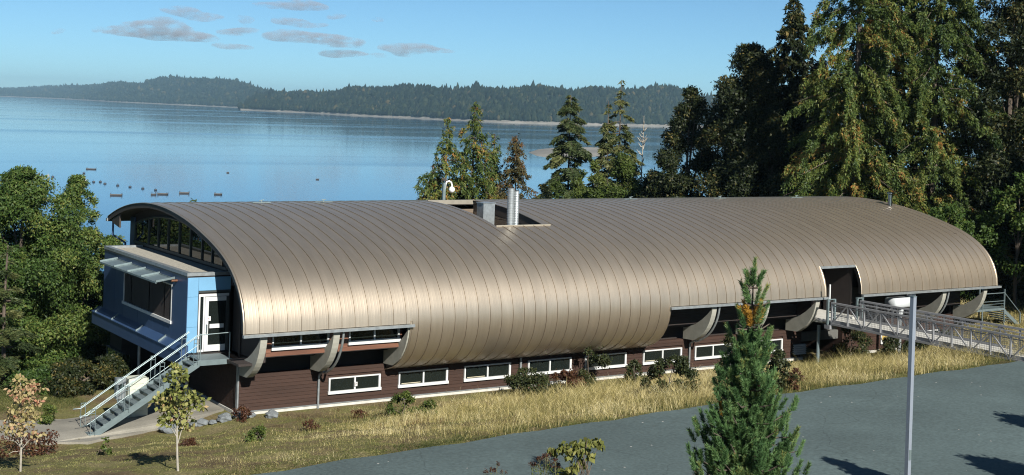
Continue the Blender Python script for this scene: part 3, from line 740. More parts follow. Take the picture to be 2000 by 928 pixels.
# ------------------------------------------------------------------ steel stair with landing
ST = thing('steel_staircase', 'galvanized open tread steel stair with tube handrails rising to the glass door landing', 'staircase', (-5.2, 2.6, -3.85))
NY, FY = 2.1, 3.2
zL = -1.31
MB().box(-.98, .3, NY, 3.52, zL - .04, zL).build('landing', TREAD, ST)
MB().box(-.98, .3, NY - .02, NY, zL - .2, zL + .005).build('landing_fascia', STEEL, ST)
MB().box(.3, .56, NY - .01, NY + .02, zL - .2, zL - .17).build('landing_fascia', STEEL, ST)
NT = 15; run = (5.12 - .98) / NT; rise = (zL + 3.85) / (NT + 1)
pA, pB = (-.98, -1.38), (-5.2, -3.92)
for yy, nm in ((NY, 0), (FY, 1)):
    MB().hexa([(pA[0], yy - .012, pA[1] - .16), (pB[0], yy - .012, pB[1] - .14), (pB[0], yy + .012, pB[1] - .14), (pA[0], yy + .012, pA[1] - .16),
               (pA[0], yy - .012, pA[1] + .1), (pB[0], yy - .012, pB[1] + .13), (pB[0], yy + .012, pB[1] + .13), (pA[0], yy + .012, pA[1] + .1)]).build('stringer', STEEL, ST)
for i in range(NT):
    x1 = -.98 - i * run; z = zL - (i + 1) * rise
    t = MB().box(x1 - run - .01, x1 + .02, NY + .02, FY - .02, z - .035, z).build('tread', TREAD, ST)
def rail(y, x0, x1, z0, z1, ext, flat):
    s_ = (z1 - z0) / (x1 - x0)
    P = [(x0 - ext, y, z0 + .0), (x0, y, z0), (x1, y, z1)] + ([(x1 + flat, y, z1 + .03)] if flat else [])
    MB().tube(P, .019, 8).build('handrail', STEEL, ST, True)
    MB().tube([(x0, y, z0 - .35), (x1, y, z1 - .35)], .012, 6).build('guard_wire', STEEL, ST, True)
    MB().tube([(x0, y, z0 + .05), (x1, y, z1 + .05)], .008, 6).build('guard_wire', STEEL, ST, True)
rail(NY - .03, -5.2, -1.03, -3.0, -.33, .28, 1.15)
rail(FY + .03, -5.1, -1.0, -2.98, -.4, .28, 0)
def post(y, x, zb, zt):
    mb = MB(); w = .085
    for dx in (-w, w): mb.box(x + dx - .009, x + dx + .009, y - .014, y + .014, zb, zt)
    mb.box(x - w - .012, x + w + .012, y - .02, y + .02, zt, zt + .022); mb.box(x - w, x + w, y - .018, y + .018, zt - .14, zt - .12)
    mb.box(x - w, x + w, y - .018, y + .018, zb + .12, zb + .14)
    mb.build('rail_post', STEEL, ST)
for x in (-4.98, -3.75, -2.45, -1.15): 
    zc = pB[1] + (x - pB[0]) / (pA[0] - pB[0]) * (pA[1] - pB[1])
    post(NY - .04, x, zc + .03, zc + .98); 
for x in (-5.0, -3.65, -2.4, -1.2):
    zc = pB[1] + (x - pB[0]) / (pA[0] - pB[0]) * (pA[1] - pB[1])
    post(FY + .04, x, zc + .03, zc + 1.0)
MB().box(.2, .23, NY, NY + .03, zL, zL + 1.02).build('rail_post', STEEL, ST)
MB().box(-.98, -.95, NY, NY + .03, zL, zL + 1.02).build('rail_post', STEEL, ST)

PC = thing('utility_cabinet', 'pale green white boarded cabinet standing under the steel stair', 'cabinet', (-2.75, 4.0, -3.95))
MB().box(-3.15, -2.38, 3.72, 4.4, -4.0, -2.14).build('cabinet_body', PALEBOARD, PC)
for i in range(9): MB().box(-3.14, -2.39, 3.705, 3.722, -3.98 + i * .205, -3.98 + i * .205 + .195).build('cabinet_board', PALEBOARD, PC)
MT = thing('utility_meter', 'slim grey meter pedestal standing behind the stair rail beside the pale cabinet', 'meter', (-3.4, 4.0, -3.95))
MB().box(-3.48, -3.32, 3.9, 4.05, -3.98, -2.9).build('pedestal', GALV, MT); MB().box(-3.58, -3.22, 3.85, 4.1, -2.9, -2.1).build('meter_box', GALV, MT)
MB().tube([(-3.4, 3.84, -2.4), (-3.4, 3.8, -2.4)], .1, 12).build('dial', PANE2, MT, True)

# ------------------------------------------------------------------ things on the roof
def vent_pipe(label, x, y, z0, z1, r_):
    t = thing('vent_pipe', label, 'vent pipe', (x, y, z0), 'galvanized vent pipes in the roof well')
    P = []; R_ = []
    n = int((z1 - z0) / .11)
    for i in range(n + 1):
        z = z0 + (z1 - z0) * i / n
        P += [(x, y, z), (x, y, z + .085), (x, y, z + .09), (x, y, z + .105)] if i < n else [(x, y, z)]
        R_ += [r_, r_, r_ * 1.06, r_ * 1.06] if i < n else [r_ * .97]
    MB().tube(P, R_, 16).build('duct', GALV, t, True, 50)
    MB().tube([(x, y, z1), (x, y, z1 + .02)], r_ * .86, 16).build('dark_mouth', BLACK, t)
    MB().tube([(x, y, z0 - .05), (x, y, z0 + .22)], [r_ * 1.5, r_ * 1.08], 12).build('base_collar', GALV, t, True)
vent_pipe('wider and taller galvanized vent pipe in the roof well', 14.86, 4.95, 3.1, 5.02, .165)
vent_pipe('narrower galvanized vent pipe close beside the taller one', 15.155, 4.93, 3.1, 4.9, .12)
t = thing('duct_housing', 'square grey metal duct housing inside the roof well behind the vent pipes', 'duct', (15.9, 8.5, 2.1))
MB().box(15.5, 16.15, 8.3, 8.9, 2.06, 4.05).build('housing', GALV, t); MB().box(15.46, 16.19, 8.26, 8.94, 4.05, 4.09).build('lid', GALV, t)
MB().tube([(16.3, 7.6, 2.05), (16.3, 7.6, 2.8)], .16, 12).build('elbow_stub', BLACK, t, True)
t = thing('roof_flue', 'shiny round flue with a cap near the right end of the roof', 'flue', (43.0, 7.2, 3.6))
MB().tube([(43.0, 7.2, 3.55), (43.0, 7.2, 4.4)], .13, 16).build('flue_pipe', CHROME, t, True)
MB().tube([(43.0, 7.2, 4.46), (43.0, 7.2, 4.52), (43.0, 7.2, 4.58)], [.2, .2, .1], 16).build('flue_cap', CHROME, t, True)
MB().tube([(43.0, 7.2, 4.38), (43.0, 7.2, 4.47)], .1, 12).build('cap_neck', DARKFR, t, True)
t = thing('yard_lamp', 'white gooseneck lamp on a grey post rising behind the roof edge', 'lamp', (13.93, 17.6, -4.3))
lp = at(866, 400, 73.5); lx, ly = lp[0], lp[1] 
LOC[t.name] = np.array((lx, ly, -4.5)); t.location = (lx, ly, -4.5)
zt = at(866.5, 357, 73.5)[2]
MB().box(lx - .07, lx + .07, ly - .07, ly + .07, -4.6, zt).build('post', STEEL, t)
P = [(lx + .07, ly, zt - .35), (lx + .09, ly, zt - .1), (lx + .16, ly, zt + .05), (lx + .3, ly - .02, zt + .09), (lx + .42, ly - .04, zt + .02), (lx + .46, ly - .05, zt - .12), (lx + .46, ly - .05, zt - .25)]
MB().tube(P, .045, 8).build('gooseneck_arm', LAMPW, t, True)
MB().tube([(lx + .46, ly - .05, zt - .2), (lx + .46, ly - .05, zt - .28), (lx + .46, ly - .05, zt - .4), (lx + .46, ly - .05, zt - .5)], [.06, .15, .17, .1], 12).build('globe', LAMPW, t, True)
for x, lab in ((4.9, 'pale roof anchor on the ridge nearest the left gable'), (8.0, 'pale roof anchor on the ridge between the left gable and the lamp'),
               (26.2, 'pale roof anchor on the ridge just right of the vent pipes'), (32.6, 'pale roof anchor on the ridge in front of the dark trees'), (38.6, 'pale roof anchor on the ridge in front of the big cedars')):
    z = 4.03
    t = thing('roof_anchor', lab, 'roof anchor', (x, 10.4, z), 'fall arrest anchors along the ridge')
    MB().box(x - .45, x + .45, 10.36, 10.44, z, z + .03).build('anchor_plate', STEEL, t)
    mb = MB(); mb.tube([(x, 10.4, z + .03), (x, 10.4, z + .12)], .03, 8); mb.tube([(x - .12, 10.4, z + .1), (x + .12, 10.4, z + .13)], .02, 6); mb.build('eye_post', STEEL, t)

# ------------------------------------------------------------------ footbridge
FB = thing('footbridge', 'pale aluminium truss footbridge from the road to the doorway in the roof', 'footbridge', (31, -6, -1.3))
ZT, ZB, XA, XB, YS, YE = -.2, -1.2, 30.0, 32.0, -.75, -12.2
MB().box(XA + .06, XB - .06, YE, .3, ZB - .06, ZB + .0).build('deck', CONC, FB)
for x in (XA, XB):
    MB().box(x - .045, x + .045, YE, YS, ZT - .09, ZT).build('top_chord', ALU, FB)
    MB().box(x - .045, x + .045, YE, YS, ZB - .12, ZB - .02).build('bottom_chord', ALU, FB)
    s_ = .045 if x == XA else -.045
    MB().tube([(x + s_ * 2.2, YS, ZT - .2), (x + s_ * 2.2, YE, ZT - .2)], .022, 8).build('handrail', ALU, FB, True)
    MB().box(x + s_ - .012, x + s_ + .012, YE, YS, ZB, ZB + .13).build('toe_board', ALU, FB)
    for i in range(12):
        y = YS - .03 - i * 1.02
        MB().box(x - .035, x + .035, y - .035, y + .035, ZB - .02, ZT - .09).build('truss_post', ALU, FB)
        if i < 11:
            za, zb_ = (ZB - .03, ZT - .06) if i % 2 == 1 else (ZT - .06, ZB - .03)
            if x == XA: za, zb_ = zb_, za
            sgn = -.012 if x == XA else .012
            MB().bar((x + sgn, y - .03, za), (x + sgn, y - .99, zb_), .05, .05).build('truss_diagonal', ALU, FB)
    mb = MB(); xm = x + s_ * 1.3
    for y in np.arange(YE + .05, YS, .09): mb.box(xm - .003, xm + .003, y - .004, y + .004, ZB + .13, ZT - .12)
    for z in np.arange(ZB + .2, ZT - .12, .09): mb.box(xm - .003, xm + .003, YE, YS, z - .004, z + .004)
    tag(mb.build('wire_mesh', ALU, FB), kind='stuff')
for x in (XA - .1, XA + .36):
    MB().box(x - .05, x + .05, YS + .1, YS + .2, ZB - .1, ZT + .08).build('gate_post', STEEL, FB)
MB().box(XA - .15, XA + .4, YS + .1, YS + .2, ZT + .08, ZT + .12).build('gate_rail', STEEL, FB)
for z in (ZB - .05, ZB + .2, ZB + .45, ZB + .7): MB().box(XA - .05, XA + .31, YS + .12, YS + .17, z, z + .04).build('gate_rail', STEEL, FB)
MB().box(XA + .05, XA + .11, YS + .2, YS + .26, ZT, ZT + .82).build('pale_mast', WHITE, FB)
MB().box(XA - .15, XA + .35, YS - .05, YS + .3, ZB - .32, ZB - .13).build('bearing_block', ALU, FB)
for x in (XB - .05, XB + .3): MB().box(x - .05, x + .05, YS + .1, YS + .2, ZB - .1, ZT + .05).build('gate_post', STEEL, FB)
MB().box(XB - .1, XB + .35, YS + .08, YS + .22, ZT + .05, ZT + .1).build('gate_rail', STEEL, FB)
MB().tube([(30.26, .3, -3.6), (30.26, .3, -1.5)], .085, 10).build('support_column', STEEL, FB, True)
MB().box(XA - .1, XB + .1, YE - .3, YE + .6, -2.2, ZB - .13).build('abutment', CONC, FB)

# white ventilator hood by the wall beyond the bridge
t = thing('ventilator_hood', 'white plastic ventilator hood on a grey stem under the eave beyond the footbridge', 'ventilator', (36.4, .5, -3.4))
def round_box(x0, x1, y0, y1, z0, z1, b=.08):
    mb = MB(); xs = [(x0, x1, z0, b), (x0, x1, z0 + b, 0), (x0, x1, z1 - b, 0), (x0, x1, z1, b)]
    rings = []
    for a, c, z, i_ in xs:
        a += i_ * .7; c -= i_ * .7; d = y0 + i_ * .7; e = y1 - i_ * .7; k = .1
        rings.append([(a + k, d, z), (c - k, d, z), (c, d + k, z), (c, e - k, z), (c - k, e, z), (a + k, e, z), (a, e - k, z), (a, d + k, z)])
    vs = [p for r_ in rings for p in r_]; fs = [tuple(range(8))[::-1], tuple(range(24, 32))]
    for i in range(3):
        for j in range(8): fs.append((i * 8 + j, i * 8 + (j + 1) % 8, (i + 1) * 8 + (j + 1) % 8, (i + 1) * 8 + j))
    return mb.add(vs, fs)
round_box(35.55, 37.0, .1, .9, -.92, -.42).build('hood', PLASTIC, t, True, 60)
MB().box(36.85, 37.2, .2, .5, -.4, -.24).build('outlet', PLASTIC, t)
MB().tube([(36.4, .5, -.92), (36.4, .5, -1.3)], [.2, .13], 10).build('neck', PLASTIC, t, True)
MB().tube([(36.4, .5, -3.5), (36.4, .5, -1.3)], .1, 10).build('stem', GALV, t, True)

# steel stair at the far right end
t = thing('end_staircase', 'small green grey steel landing and stair at the far right end of the building', 'staircase', (45.5, 2.2, -2.6))
MB().box(43.6, 46.1, 1.4, 3.2, -1.72, -1.6).build('landing', STEEL, t)
for i in range(6): MB().box(46.1 + i * .24, 46.36 + i * .24, 1.5, 3.1, -1.76 - i * .16, -1.72 - i * .16).build('tread', TREAD, t)
MB().bar((46.1, 1.45, -1.75), (47.6, 1.45, -2.75), .04, .2).build('stringer', STEEL, t)
for x, y in ((46.1, 1.42), (44.2, 1.42), (46.1, 3.1)): MB().box(x - .03, x + .03, y - .03, y + .03, -3.2, -.55).build('post', STEEL, t)
for x, y in ((47.55, 1.42),): MB().box(x - .03, x + .03, y - .03, y + .03, -3.0, -2.0).build('post', STEEL, t)
MB().tube([(44.2, 1.42, -.75), (46.1, 1.42, -.75), (47.6, 1.42, -2.0)], .025, 6).build('handrail', STEEL, t, True)
MB().tube([(44.2, 1.42, -1.2), (46.1, 1.42, -1.2)], .02, 6).build('handrail', STEEL, t, True)
for z in (-1.35, -1.5): MB().tube([(44.2, 1.42, z), (46.1, 1.42, z)], .012, 6).build('guard_wire', STEEL, t)

# light pole in the foreground
pt = at(1784, 580, 34.0)
t = thing('light_pole', 'plain square grey steel pole standing in front of the road on the right', 'pole', (pt[0], pt[1], -1.5))
w = .054
MB().box(pt[0] - w, pt[0] + w, pt[1] - w, pt[1] + w, -1.7, pt[2]).build('shaft', M('pale_blue_steel', (.34, .39, .47), .45, .3, .05), t)
MB().box(pt[0] - w - .006, pt[0] + w + .006, pt[1] - w - .006, pt[1] + w + .006, pt[2], pt[2] + .02).build('cap', STEEL, t)
MB().box(pt[0] - .17, pt[0] + .17, pt[1] - .17, pt[1] + .17, -1.72, -1.55).build('base_plate', STEEL, t)
MB().box(pt[0] - .04, pt[0] + .04, pt[1] - w - .012, pt[1] - w, 0.35, .6).build('hand_hole_cover', STEEL, t)
#@@MORE
# ------------------------------------------------------------------ plants: leaf materials
L_ALDER = leafmat('alder_leaves', [(0, (.025, .055, .014)), (.45, (.07, .13, .028)), (.8, (.14, .2, .045)), (1, (.25, .26, .07))], .3)
L_CEDAR = leafmat('cedar_sprays', [(0, (.02, .045, .012)), (.45, (.075, .12, .026)), (.84, (.18, .21, .045)), (.95, (.26, .2, .05)), (1, (.36, .18, .05))], .22)
L_FIR = leafmat('fir_needles', [(0, (.022, .042, .018)), (.5, (.07, .1, .035)), (1, (.18, .18, .06))], .2)
L_SHADE = leafmat('shade_toned_leaves', [(0, (.010, .018, .006)), (.5, (.022, .034, .010)), (.8, (.06, .07, .02)), (1, (.2, .15, .045))], .22)  # tree shade and its sunlit flecks are put into the leaf colour
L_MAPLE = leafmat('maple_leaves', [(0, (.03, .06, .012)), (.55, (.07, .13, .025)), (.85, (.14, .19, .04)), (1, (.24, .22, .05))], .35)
L_BRIGHT = leafmat('bright_green_leaves', [(0, (.035, .06, .013)), (.5, (.085, .13, .025)), (1, (.18, .21, .05))], .3)
L_BUSH = leafmat('bush_leaves', [(0, (.02, .032, .012)), (.6, (.05, .065, .022)), (.85, (.085, .09, .03)), (1, (.12, .05, .03))], .25)
L_RED = leafmat('russet_leaves', [(0, (.06, .022, .015)), (.5, (.11, .045, .025)), (1, (.17, .1, .045))], .3)
L_KATSURA = leafmat('autumn_round_leaves', [(0, (.17, .2, .05)), (.45, (.3, .32, .09)), (.7, (.42, .4, .15)), (.88, (.5, .32, .17)), (1, (.42, .17, .09))], .3)
L_PALE = leafmat('pale_autumn_leaves', [(0, (.35, .3, .11)), (.5, (.5, .42, .2)), (.8, (.55, .36, .22)), (1, (.45, .2, .12))], .3)
L_PINE = leafmat('pine_needles', [(0, (.04, .1, .035)), (.5, (.11, .22, .075)), (.8, (.19, .32, .12)), (.95, (.28, .34, .1)), (1, (.36, .3, .08))], .2)
L_GOLD = leafmat('dying_gold_needles', [(0, (.42, .21, .03)), (1, (.7, .4, .07))], .2)
L_DROOP = leafmat('drooping_yellow_leaves', [(0, (.1, .12, .03)), (.5, (.22, .24, .06)), (1, (.38, .36, .13))], .35)
L_REDDISH = leafmat('reddish_fir_sprays', [(0, (.05, .055, .02)), (.5, (.1, .085, .03)), (1, (.2, .1, .04))], .2)
G_STRAW = leafmat('straw_grass', [(0, (.17, .16, .05)), (.35, (.42, .36, .13)), (.7, (.72, .6, .27)), (1, (.95, .84, .5))], .3)
G_GREEN = leafmat('green_grass', [(0, (.05, .07, .018)), (.6, (.12, .145, .038)), (1, (.26, .24, .09))], .3)
G_TURF = leafmat('mown_dry_turf', [(0, (.14, .17, .045)), (.5, (.34, .34, .11)), (1, (.6, .54, .25))], .25)

def base_at(px, dist, drop=0.0):
    p = at(px, 400, dist); return np.array([p[0], p[1], float(ground(p[0], p[1])) - drop])
def z_of(px, py, dist): return at(px, py, dist)[2]

def trunk_mesh(t, base, top, r0, r1, mat=BARK, bend=.3, name='trunk', limbs=()):
    mb = MB(); n = 7; P = []
    ph = random.uniform(0, 6)
    for i in range(n):
        f = i / (n - 1); P.append(base + (top - base) * f + np.array([math.sin(ph + f * 3), math.cos(ph * 1.3 + f * 2.6), 0]) * bend * f * (1 - f))
    mb.tube(P, list(np.linspace(r0, r1, n)), 7)
    o = mb.build(name, mat, t, True)
    if len(limbs):
        for a, b, ra in limbs:
            m = MB(); mid = (np.array(a) + np.array(b)) / 2 + np.array([0, 0, .12 * np.linalg.norm(np.array(b) - a)])
            m.tube([a, mid, b], [ra, ra * .7, ra * .25], 5); m.build('limb', mat, t, True)
    return o

def leaf_obj(name, V, Fc, tone, mat, t):
    off = LOC[t.name]
    return link(name, np_mesh(name, np.asarray(V) - off, Fc, tone), mat, t)

def conifer(name, label, cat, base, ztop, R, mat, nleaf, style='cedar', leaf=(.34, .13), zlow=0.0, group=None, tr=.28, sparse=0.0, taper=.85, jag=.3, lean=(0, 0), bare=0.0, tone_shift=0):
    t = thing(name, label, cat, base, group)
    H = ztop - base[2]; z0 = zlow
    top = base + np.array([lean[0], lean[1], H])
    trunk_mesh(t, base, top, tr, .03, bend=.25)
    nb = int(H * (11 if style == 'cedar' else 6.0) * (1 - sparse))
    f = np.sort(rng.uniform(0, 1, nb) ** .95)
    az = np.arange(nb) * 2.399 + rng.normal(0, .5, nb)
    Lb = R * np.clip((1 - f) ** taper * (1 if style != 'cedar' else 1.0), .05, 1) * rng.uniform(1 - jag, 1 + jag * .6, nb)
    Lb *= np.where(f < .12, .75, 1)
    w = Lb ** 1.25 * np.where(np.cos(az) * FWD[0] + np.sin(az) * FWD[1] > .35, .35, 1.0); w /= w.sum()
    ib = rng.choice(nb, nleaf, p=w)
    s = rng.uniform(.08 if style == 'cedar' else .12, 1, nleaf) ** .62
    zb = z0 + f * (H - z0); zb = base[2] + zb
    d = np.c_[np.cos(az), np.sin(az), np.zeros(nb)]; lat = np.c_[-np.sin(az), np.cos(az), np.zeros(nb)]
    l = Lb[ib]
    if style == 'cedar': dz = .22 * s * l - .62 * s * s * l
    elif style == 'fir': dz = .30 * s * l - .42 * s * s * l
    else: dz = .02 * s * l - .40 * s ** 2 * l
    if style == 'cedar':
        nc = 9; jc = rng.integers(0, nc, nleaf); key = ib * nc + jc
        cs_ = np.clip((np.tile(np.arange(nc), nb) + rng.uniform(.1, .9, nb * nc)) / nc, .08, 1) ** .7; cw = rng.normal(0, 1, nb * nc); cz = rng.normal(0, .13, nb * nc); ct = rng.normal(-.03, .13, nb * nc)
        s = np.clip(cs_[key] + rng.normal(0, .035, nleaf), .05, 1.05); dz = .22 * s * l - .62 * s * s * l + cz[key]
    side = (cw[key] + rng.normal(0, .22, nleaf) if style == 'cedar' else rng.normal(0, 1, nleaf)) * .17 * l * (1.05 - s) * (1 if style == 'cedar' else 1.2)
    cx = base[:2][None] + np.array(lean)[None] * f[ib][:, None]
    P = np.c_[cx, zb[ib]] + d[ib] * (s * l)[:, None] + lat[ib] * side[:, None] + np.c_[np.zeros((nleaf, 2)), dz]
    P += rng.normal(0, .05, (nleaf, 3)); 
    if style == 'cedar':
        P[:, 2] -= np.abs(rng.normal(0, .17, nleaf)) * np.clip(l / 2, .3, 1.4)
        D = unit(d[ib] * .38 + lat[ib] * (np.sign(side) * .3)[:, None] + np.array([0, 0, -.6]) + rng.normal(0, .42, (nleaf, 3)))
    else:
        D = unit(d[ib] * .6 + lat[ib] * (np.sign(side) * .8)[:, None] + np.array([0, 0, -.25 if style == 'fir' else -.5]) + rng.normal(0, .25, (nleaf, 3)))
    Ls = leaf[0] * rng.uniform(.55, 1.25, nleaf); Ws = leaf[1] * rng.uniform(.6, 1.3, nleaf)
    V, Fc = leafquads(P, D, Ls, Ws, None, True)
    bt = rng.uniform(0, .5, nb)
    tone = np.clip(bt[ib] + rng.normal(.25, .15, nleaf) + tone_shift + (ct[key] if style == 'cedar' else 0), 0, 1)
    leaf_obj('crown', V, Fc, tone, mat, t)
    mb = MB()
    for i in range(0, nb, 1 if nb < 130 else 2):
        P_ = [np.r_[base[:2] + np.array(lean) * f[i], zb[i]] + d[i] * (q * Lb[i]) + np.array([0, 0, (.2 * q - .45 * q * q) * Lb[i]]) for q in (0, .45, .9)]
        mb.tube(P_, [.045, .03, .01], 4, False)
    tag(mb.build('branches', BARK, t), kind='stuff')
    return t

def broadleaf(name, label, cat, base, ztop, R, mat, nleaf, nblob=40, zlow=.15, leaf=.17, group=None, tr=.16, ecc=1.0, blob=.27, dense=.5, shape=1.0, bark=BARK, limbs=10, droop=0.0, tone_shift=0, skirt=0.0):
    t = thing(name, label, cat, base, group)
    H = ztop - base[2]
    C = []
    while len(C) < nblob:
        f = rng.uniform(zlow, 1); e = math.sin(math.pi * min(1, ((f - zlow) / (1 - zlow)) ** .75 * .93 + .07)) ** .7
        e = max(e, skirt) if f < .55 else e
        a = rng.uniform(0, 2 * math.pi); q = math.sqrt(rng.uniform(.05, 1)) * e * R * .86
        q *= rng.uniform(.85, 1.3) if rng.uniform() < .3 else 1.0
        C.append((base[0] + q * math.cos(a) * ecc, base[1] + q * math.sin(a), base[2] + f * H * .95, R * blob * rng.uniform(.4, 1.3) * (.55 + .45 * e)))
    C = np.array(C)
    w = C[:, 3] ** 2; w /= w.sum(); ib = rng.choice(nblob, nleaf, p=w)
    n_ = unit(rng.normal(size=(nleaf, 3)) + np.array([0, 0, .35])); 
    rr = C[ib, 3] * rng.uniform(0.15, 1.0, nleaf) ** dense
    # lumpy clumps, so that the edge breaks up
    rr *= 1 + .25 * np.sin(n_[:, 0] * 5 + ib) * np.sin(n_[:, 1] * 6 + ib * 1.7)
    P = C[ib, :3] + n_ * rr[:, None] * np.array([1, 1, .78]) + rng.normal(0, leaf * .5, (nleaf, 3))
    ov = np.maximum(P[:, 2] - (ztop - .25 * R), 0); P[:, 2] -= ov * .45
    D = unit(n_ * .5 + np.array([0, 0, -.35 - droop]) + rng.normal(0, .6, (nleaf, 3)))
    V, Fc = leafquads(P, D, leaf * rng.uniform(.6, 1.3, nleaf), leaf * .75 * rng.uniform(.6, 1.2, nleaf), n_, nleaf > 8000)
    bt = rng.uniform(0, .45, nblob)
    tone = np.clip(bt[ib] + rng.normal(.28, .18, nleaf) + tone_shift, 0, 1)
    leaf_obj('crown', V, Fc, tone, mat, t)
    top = base + np.array([0, 0, H * .8]); lm = []
    for i in rng.choice(nblob, min(limbs, nblob), replace=False):
        f = max(.08, min(.75, (C[i, 2] - base[2]) / H * .6)); a = base + np.array([0, 0, f * H]); lm.append((a, C[i, :3], tr * .4))
    trunk_mesh(t, base, top, tr, tr * .25, bark, .4, limbs=lm)
    return t

# ------------------------------------------------------------------ trees left of the building
def sized(px, dist, top_py): return base_at(px, dist), z_of(px, top_py, dist)
b, zt = sized(46, 66, 303); broadleaf('alder_tree', 'large bushy green alder at the left edge of the photo', 'tree', b, zt, 4.1, L_ALDER, 130000, 215, .02, .135, 'alders by the left shore', skirt=.85, blob=.2, dense=.6)
b, zt = sized(150, 70, 325); broadleaf('alder_tree', 'slender alder with a thin see-through top between the big alder and the blue bay', 'tree', b, zt, 2.35, L_ALDER, 60000, 130, .02, .13, 'alders by the left shore', skirt=.85, blob=.2, dense=.6, tone_shift=.06)
b, zt = sized(105, 76, 420); broadleaf('alder_tree', 'low alder filling the gap behind the two taller alders', 'tree', b, zt, 3.4, L_ALDER, 45000, 120, .02, .15, skirt=.9, group='alders by the left shore', tone_shift=-.05)
b, zt = sized(12, 65, 455); broadleaf('alder_tree', 'low bushy alder in front of the big one at the left edge', 'tree', b, zt, 2.6, L_ALDER, 60000, 100, .0, .12, skirt=.9, group='alders by the left shore', blob=.22, dense=.6, tone_shift=-.06)
b, zt = sized(222, 84, 447); broadleaf('alder_tree', 'small alder just behind the far corner of the blue bay', 'tree', b, zt, 2.7, L_ALDER, 36000, 60, .02, .15, 'alders by the left shore', tone_shift=.1)
b, zt = sized(196, 73, 560); broadleaf('understory_shrub', 'dark leafy thicket in the shade under the blue bay', 'shrub', b, zt, 2.4, L_SHADE, 22000, 40, .0, .15)
b, zt = sized(258, 80, 600); broadleaf('understory_shrub', 'dark thicket seen between the stair rail and the bay floor', 'shrub', b, zt, 2.5, L_SHADE, 18000, 40, .0, .15)
b, zt = sized(18, 60, 480); conifer('young_fir', 'dark green young fir in front of the alders at the left edge', 'tree', b, zt, 1.7, L_FIR, 22000, 'fir', (.2, .06), group=None, tr=.12)
b, zt = sized(-22, 78, 285); conifer('spruce_tree', 'spruce with only one branch tip showing at the left edge', 'tree', b, zt, 1.9, L_FIR, 16000, 'hemlock', (.25, .08), tr=.14)
b, zt = sized(378, 104, 373); broadleaf('poplar_tree', 'thin pale poplar top peeking over the roof near the rafts', 'tree', b, zt, 1.0, L_BRIGHT, 2600, 26, .45, .16, tr=.08, blob=.4, dense=.4, limbs=6)
b, zt = sized(110, 62, 742); broadleaf('understory_shrub', 'green bramble mound at the foot of the left alders', 'shrub', b, zt, 1.7, L_ALDER, 12000, 26, .0, .13)
b, zt = sized(170, 64, 748); broadleaf('understory_shrub', 'bramble mound with dry stems beside the left end of the stair', 'shrub', b, zt, 1.1, L_BUSH, 7000, 20, .0, .12)

# ------------------------------------------------------------------ trees behind the building
b, zt = sized(922, 104, 198); conifer('cedar_tree', 'yellow green cedar with a double top behind the white lamp', 'tree', b, zt, 5.6, L_CEDAR, 40000, 'cedar', (.32, .1), .5, tr=.22, jag=.5, taper=.75, tone_shift=.1)
b, zt = sized(868, 103, 232); conifer('cedar_tree', 'shorter left stem of the double topped cedar behind the lamp', 'tree', b, zt, 6.2, L_CEDAR, 54000, 'cedar', (.32, .1), .5, tr=.2, jag=.5, taper=.8, tone_shift=.1)
b, zt = sized(1005, 106, 264); conifer('young_conifer', 'small reddish brown conifer between the cedar and the dark firs', 'tree', b, zt, 4.4, L_REDDISH, 32000, 'cedar', (.28, .1), 0.5, tr=.12, jag=.45, taper=.62)
b, zt = sized(1108, 118, 186); conifer('fir_tree', 'dark fir with a bare lower trunk against the far shore', 'tree', b, zt, 3.2, L_FIR, 26000, 'hemlock', (.4, .15), 9.0, tr=.2, jag=.45, taper=.55)
b, zt = sized(1206, 122, 156); conifer('fir_tree', 'tallest thin ragged fir with a crooked tip above the far hills', 'tree', b, zt, 4.0, L_FIR, 22000, 'hemlock', (.4, .14), 6.5, tr=.2, jag=.6, taper=.9, tone_shift=.2)
b, zt = sized(1182, 121, 198); conifer('fir_tree', 'shorter ragged fir leaning close to the tallest fir', 'tree', b, zt, 2.6, L_FIR, 13000, 'hemlock', (.4, .14), 6.0, tr=.16, jag=.6, tone_shift=.2)
b, zt = sized(1212, 104, 282); broadleaf('broadleaf_tree', 'rounded bright green tree behind the ridge below the ragged firs', 'tree', b, zt, 3.0, L_BRIGHT, 46000, 80, .25, .17, tr=.15)
b, zt = sized(1160, 108, 300); broadleaf('broadleaf_tree', 'yellowish loose tree left of the rounded bright green one', 'tree', b, zt, 2.3, L_BRIGHT, 16000, 50, .3, .17, tr=.12, tone_shift=.2, blob=.22)
b, zt = sized(1060, 108, 345); broadleaf('understory_shrub', 'dark open bush behind the ridge under the dark fir', 'shrub', b, zt, 2.8, L_SHADE, 16000, 55, .3, .18, blob=.2)
b, zt = sized(1265, 104, 345); broadleaf('understory_shrub', 'dark bush behind the ridge below the bare snag', 'shrub', b, zt, 2.4, L_SHADE, 9000, 30, .3, .18)
def snag(label, px, dist, top):
    b, zt = sized(px, dist, top); t = thing('dead_tree', label, 'dead tree', b)
    trunk_mesh(t, b, np.array([b[0], b[1], zt]), .13, .02, PALEBARK, .2)
    mb = MB(); H = zt - b[2]
    for i in range(44):
        f = rng.uniform(.4, .97); a = rng.uniform(0, 6.28); l = (1.02 - f) * 4.2 * rng.uniform(.5, 1)
        p = b + np.array([0, 0, f * H]); q = p + np.array([math.cos(a) * l * .8, math.sin(a) * l * .8, l * .75])
        mb.tube([p, (p + q) / 2 + np.array([0, 0, -.1]), q], [.05, .04, .02], 4)
    tag(mb.build('bare_branches', PALEBARK, t, True), kind='stuff')
b, zt = sized(1082, 110, 330); broadleaf('broadleaf_tree', 'dull green leafy tree at the foot of the dark fir', 'tree', b, zt, 2.2, L_BRIGHT, 14000, 45, .2, .17, tr=.12, tone_shift=-.25)
